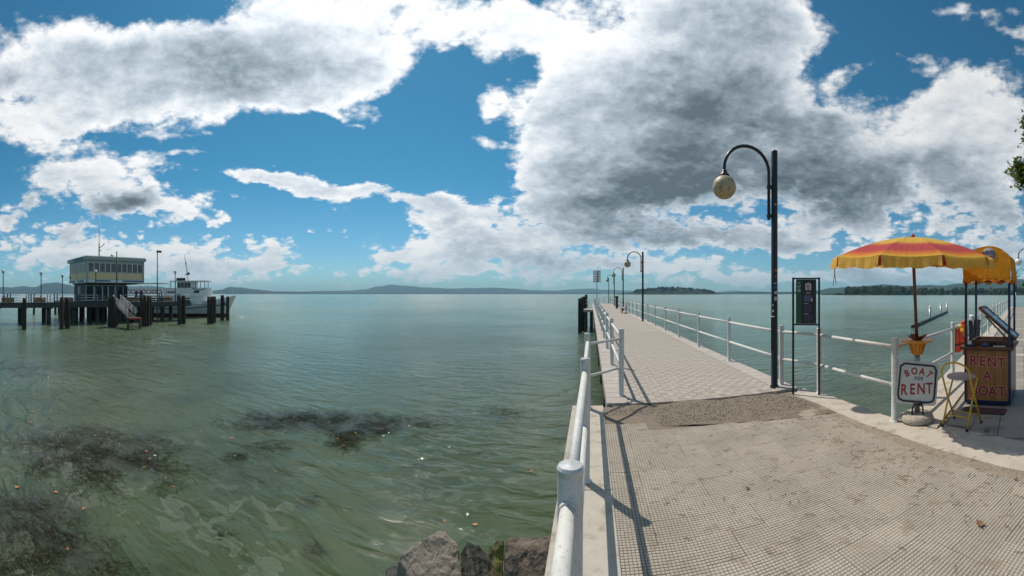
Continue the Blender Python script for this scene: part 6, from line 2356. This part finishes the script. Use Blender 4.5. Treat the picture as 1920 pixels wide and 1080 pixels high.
for k, (px, py, r) in enumerate(((90, 708, 0.04), (224, 832, 0.02), (290, 855, 0.035), (719, 818, 0.035), (729, 812, 0.03), (441, 855, 0.025), (767, 799, 0.03), (877, 966, 0.035))):
    p = wp(px, py, WATER)
    b = MB(); b.sphere((0, 0, r * 0.2), r, 10, 7, (1.2, 0.75, 0.55)); b.sphere((r * 0.7, r * 0.2, r * 0.25), r * 0.6, 8, 6, (1.0, 0.7, 0.6))
    o = b.build('flotsam', M['foam'])
    o.location = p
    o.rotation_euler = (0, 0, rs.uniform(0, 6))
    tag(o, SCRAP_LABELS[k], 'flotsam', 'white scraps on the lake')

# weed mats: tangles of flat strands lying on the surface
wr = random.Random(21)
PATCH = [  # column, row, half width, half height in picture units, strands, lift
    (215, 868, 125, 48, 2600), (140, 830, 120, 22, 900), (300, 905, 40, 22, 260), (110, 880, 80, 30, 420),
    (560, 782, 110, 14, 1100), (690, 790, 95, 14, 900), (650, 818, 50, 14, 520), (640, 832, 28, 16, 420), (730, 812, 45, 10, 260), (790, 797, 40, 6, 160), (470, 800, 80, 12, 300), (500, 836, 40, 10, 220), (440, 856, 22, 8, 140),
    (60, 985, 90, 30, 900), (50, 1045, 110, 34, 1700), (150, 1010, 60, 20, 420), (30, 940, 60, 16, 260), (200, 1065, 60, 20, 300),
    (950, 772, 60, 8, 180), (885, 850, 30, 8, 70), (40, 692, 60, 8, 200), (210, 672, 22, 3, 60), (430, 700, 40, 3, 50),
    (588, 1030, 14, 14, 60), (580, 935, 12, 10, 60), (520, 925, 12, 8, 40), (410, 1000, 16, 12, 50), (790, 935, 12, 5, 25),
]
for mat, share, name, lab in (('weed', 0.82, 'floating_weed', 'dark brown mats of floating water weed'), ('weed_green', 0.18, 'floating_weed', 'olive green strands in the floating water weed')):
    verts, faces = [], []
    for (cx, cy, rx, ry, cnt) in PATCH:
        for k in range(int(cnt * share * (1.3 if cy < 900 else 0.5))):
            while True:
                a, c = wr.gauss(0, 0.62), wr.gauss(0, 0.62)
                if a * a + c * c < 2.2:
                    break
            px, py = cx + a * rx, cy + c * ry
            if px > 1030 or py > 1110:
                continue
            p = wp(px, py, WATER)
            if noise.noise(Vector((p.x * 1.3, p.y * 1.3, 3.0))) < wr.uniform(-0.35, 0.12):
                continue
            ln = wr.uniform(0.05, 0.28)
            w = wr.uniform(0.0015, 0.0042) * (1.0 + p.length * 0.02)
            an = wr.gauss(0.35, 0.8)
            i0 = len(verts)
            pt = Vector(p)
            z = WATER + wr.uniform(0.002, 0.016)
            for q in range(4):
                d = Vector((math.cos(an), math.sin(an), 0))
                s_ = Vector((-d.y, d.x, 0)) * w * (1 - 0.25 * q)
                verts += [(pt.x + s_.x, pt.y + s_.y, z + 0.006 * math.sin(q * 1.5)), (pt.x - s_.x, pt.y - s_.y, z + 0.006 * math.sin(q * 1.5) + 0.003)]
                pt += d * ln / 3
                an += wr.gauss(0, 0.5)
            for q in range(3):
                faces.append((i0 + 2 * q, i0 + 2 * q + 1, i0 + 2 * q + 3, i0 + 2 * q + 2))
    o = mesh_obj(name, verts, faces, M[mat])
    tag(o, lab, 'water weed', kind='stuff')

# ------------------------------------------------------------------ litter on the paving
nd = MB()
for k in range(420):
    x, y = wr.uniform(0.3, 3.0), wr.uniform(0.6, 4.6)
    if wr.random() < 0.5:
        x = wr.uniform(2.2, 3.1)
    an = wr.uniform(0, 6.28)
    ln = wr.uniform(0.03, 0.09)
    pts = []
    for q in range(4):
        pts.append((x, y, 0.005 + 0.004 * math.sin(q)))
        x += math.cos(an) * ln / 3
        y += math.sin(an) * ln / 3
        an += wr.gauss(0, 0.5)
    nd.tube(pts, wr.uniform(0.0009, 0.0024), 4, smooth=False)
tag(nd.build('dry_twigs', M['needle']), 'dry needles and twigs strewn over the paving', 'twigs', kind='stuff')
BL_ = [leaf_mesh('fallen_leaf', 0.05, 20 + k, 'brown_leaf', 0.6) for k in range(3)]
for k, (px, py, lab) in enumerate(((1850, 809, 'brown maple leaf on the shaded paving in front of the door mat'), (1838, 985, 'crumpled brown leaf on the tiles near the lower right corner'),
                                   (1905, 900, 'small brown leaf on the tiles at the right edge'), (1402, 916, 'small dark leaf lying alone in the middle of the tiles'))):
    p = wp(px, py, 0.004)
    o = link(bpy.data.objects.new('fallen_leaf', BL_[k % 3]))
    o.location = p
    s = 1.0 if k < 2 else 0.5
    o.scale = (s, s, s)
    o.rotation_euler = (0, 0, k * 1.3)
    tag(o, lab, 'leaf', 'fallen leaves on the paving')

# ------------------------------------------------------------------ the air over the lake
def build_haze():
    b = MB()
    b.box((-S - 100, -S - 100, WATER - 2.6), (S + 100, S + 100, 360.0))
    m = bpy.data.materials.new('haze_air')
    m.use_nodes = True
    t = m.node_tree
    t.nodes.clear()
    out = t.nodes.new('ShaderNodeOutputMaterial')
    v = t.nodes.new('ShaderNodeVolumePrincipled')
    v.inputs['Color'].default_value = (0.45, 0.78, 1.0, 1)
    v.inputs['Density'].default_value = HAZE
    v.inputs['Anisotropy'].default_value = 0.0
    t.links.new(v.outputs[0], out.inputs['Volume'])
    o = b.build('haze', m)
    tag(o, 'pale blue air over the lake', 'haze', kind='stuff')


HAZE = 0.000078
build_haze()
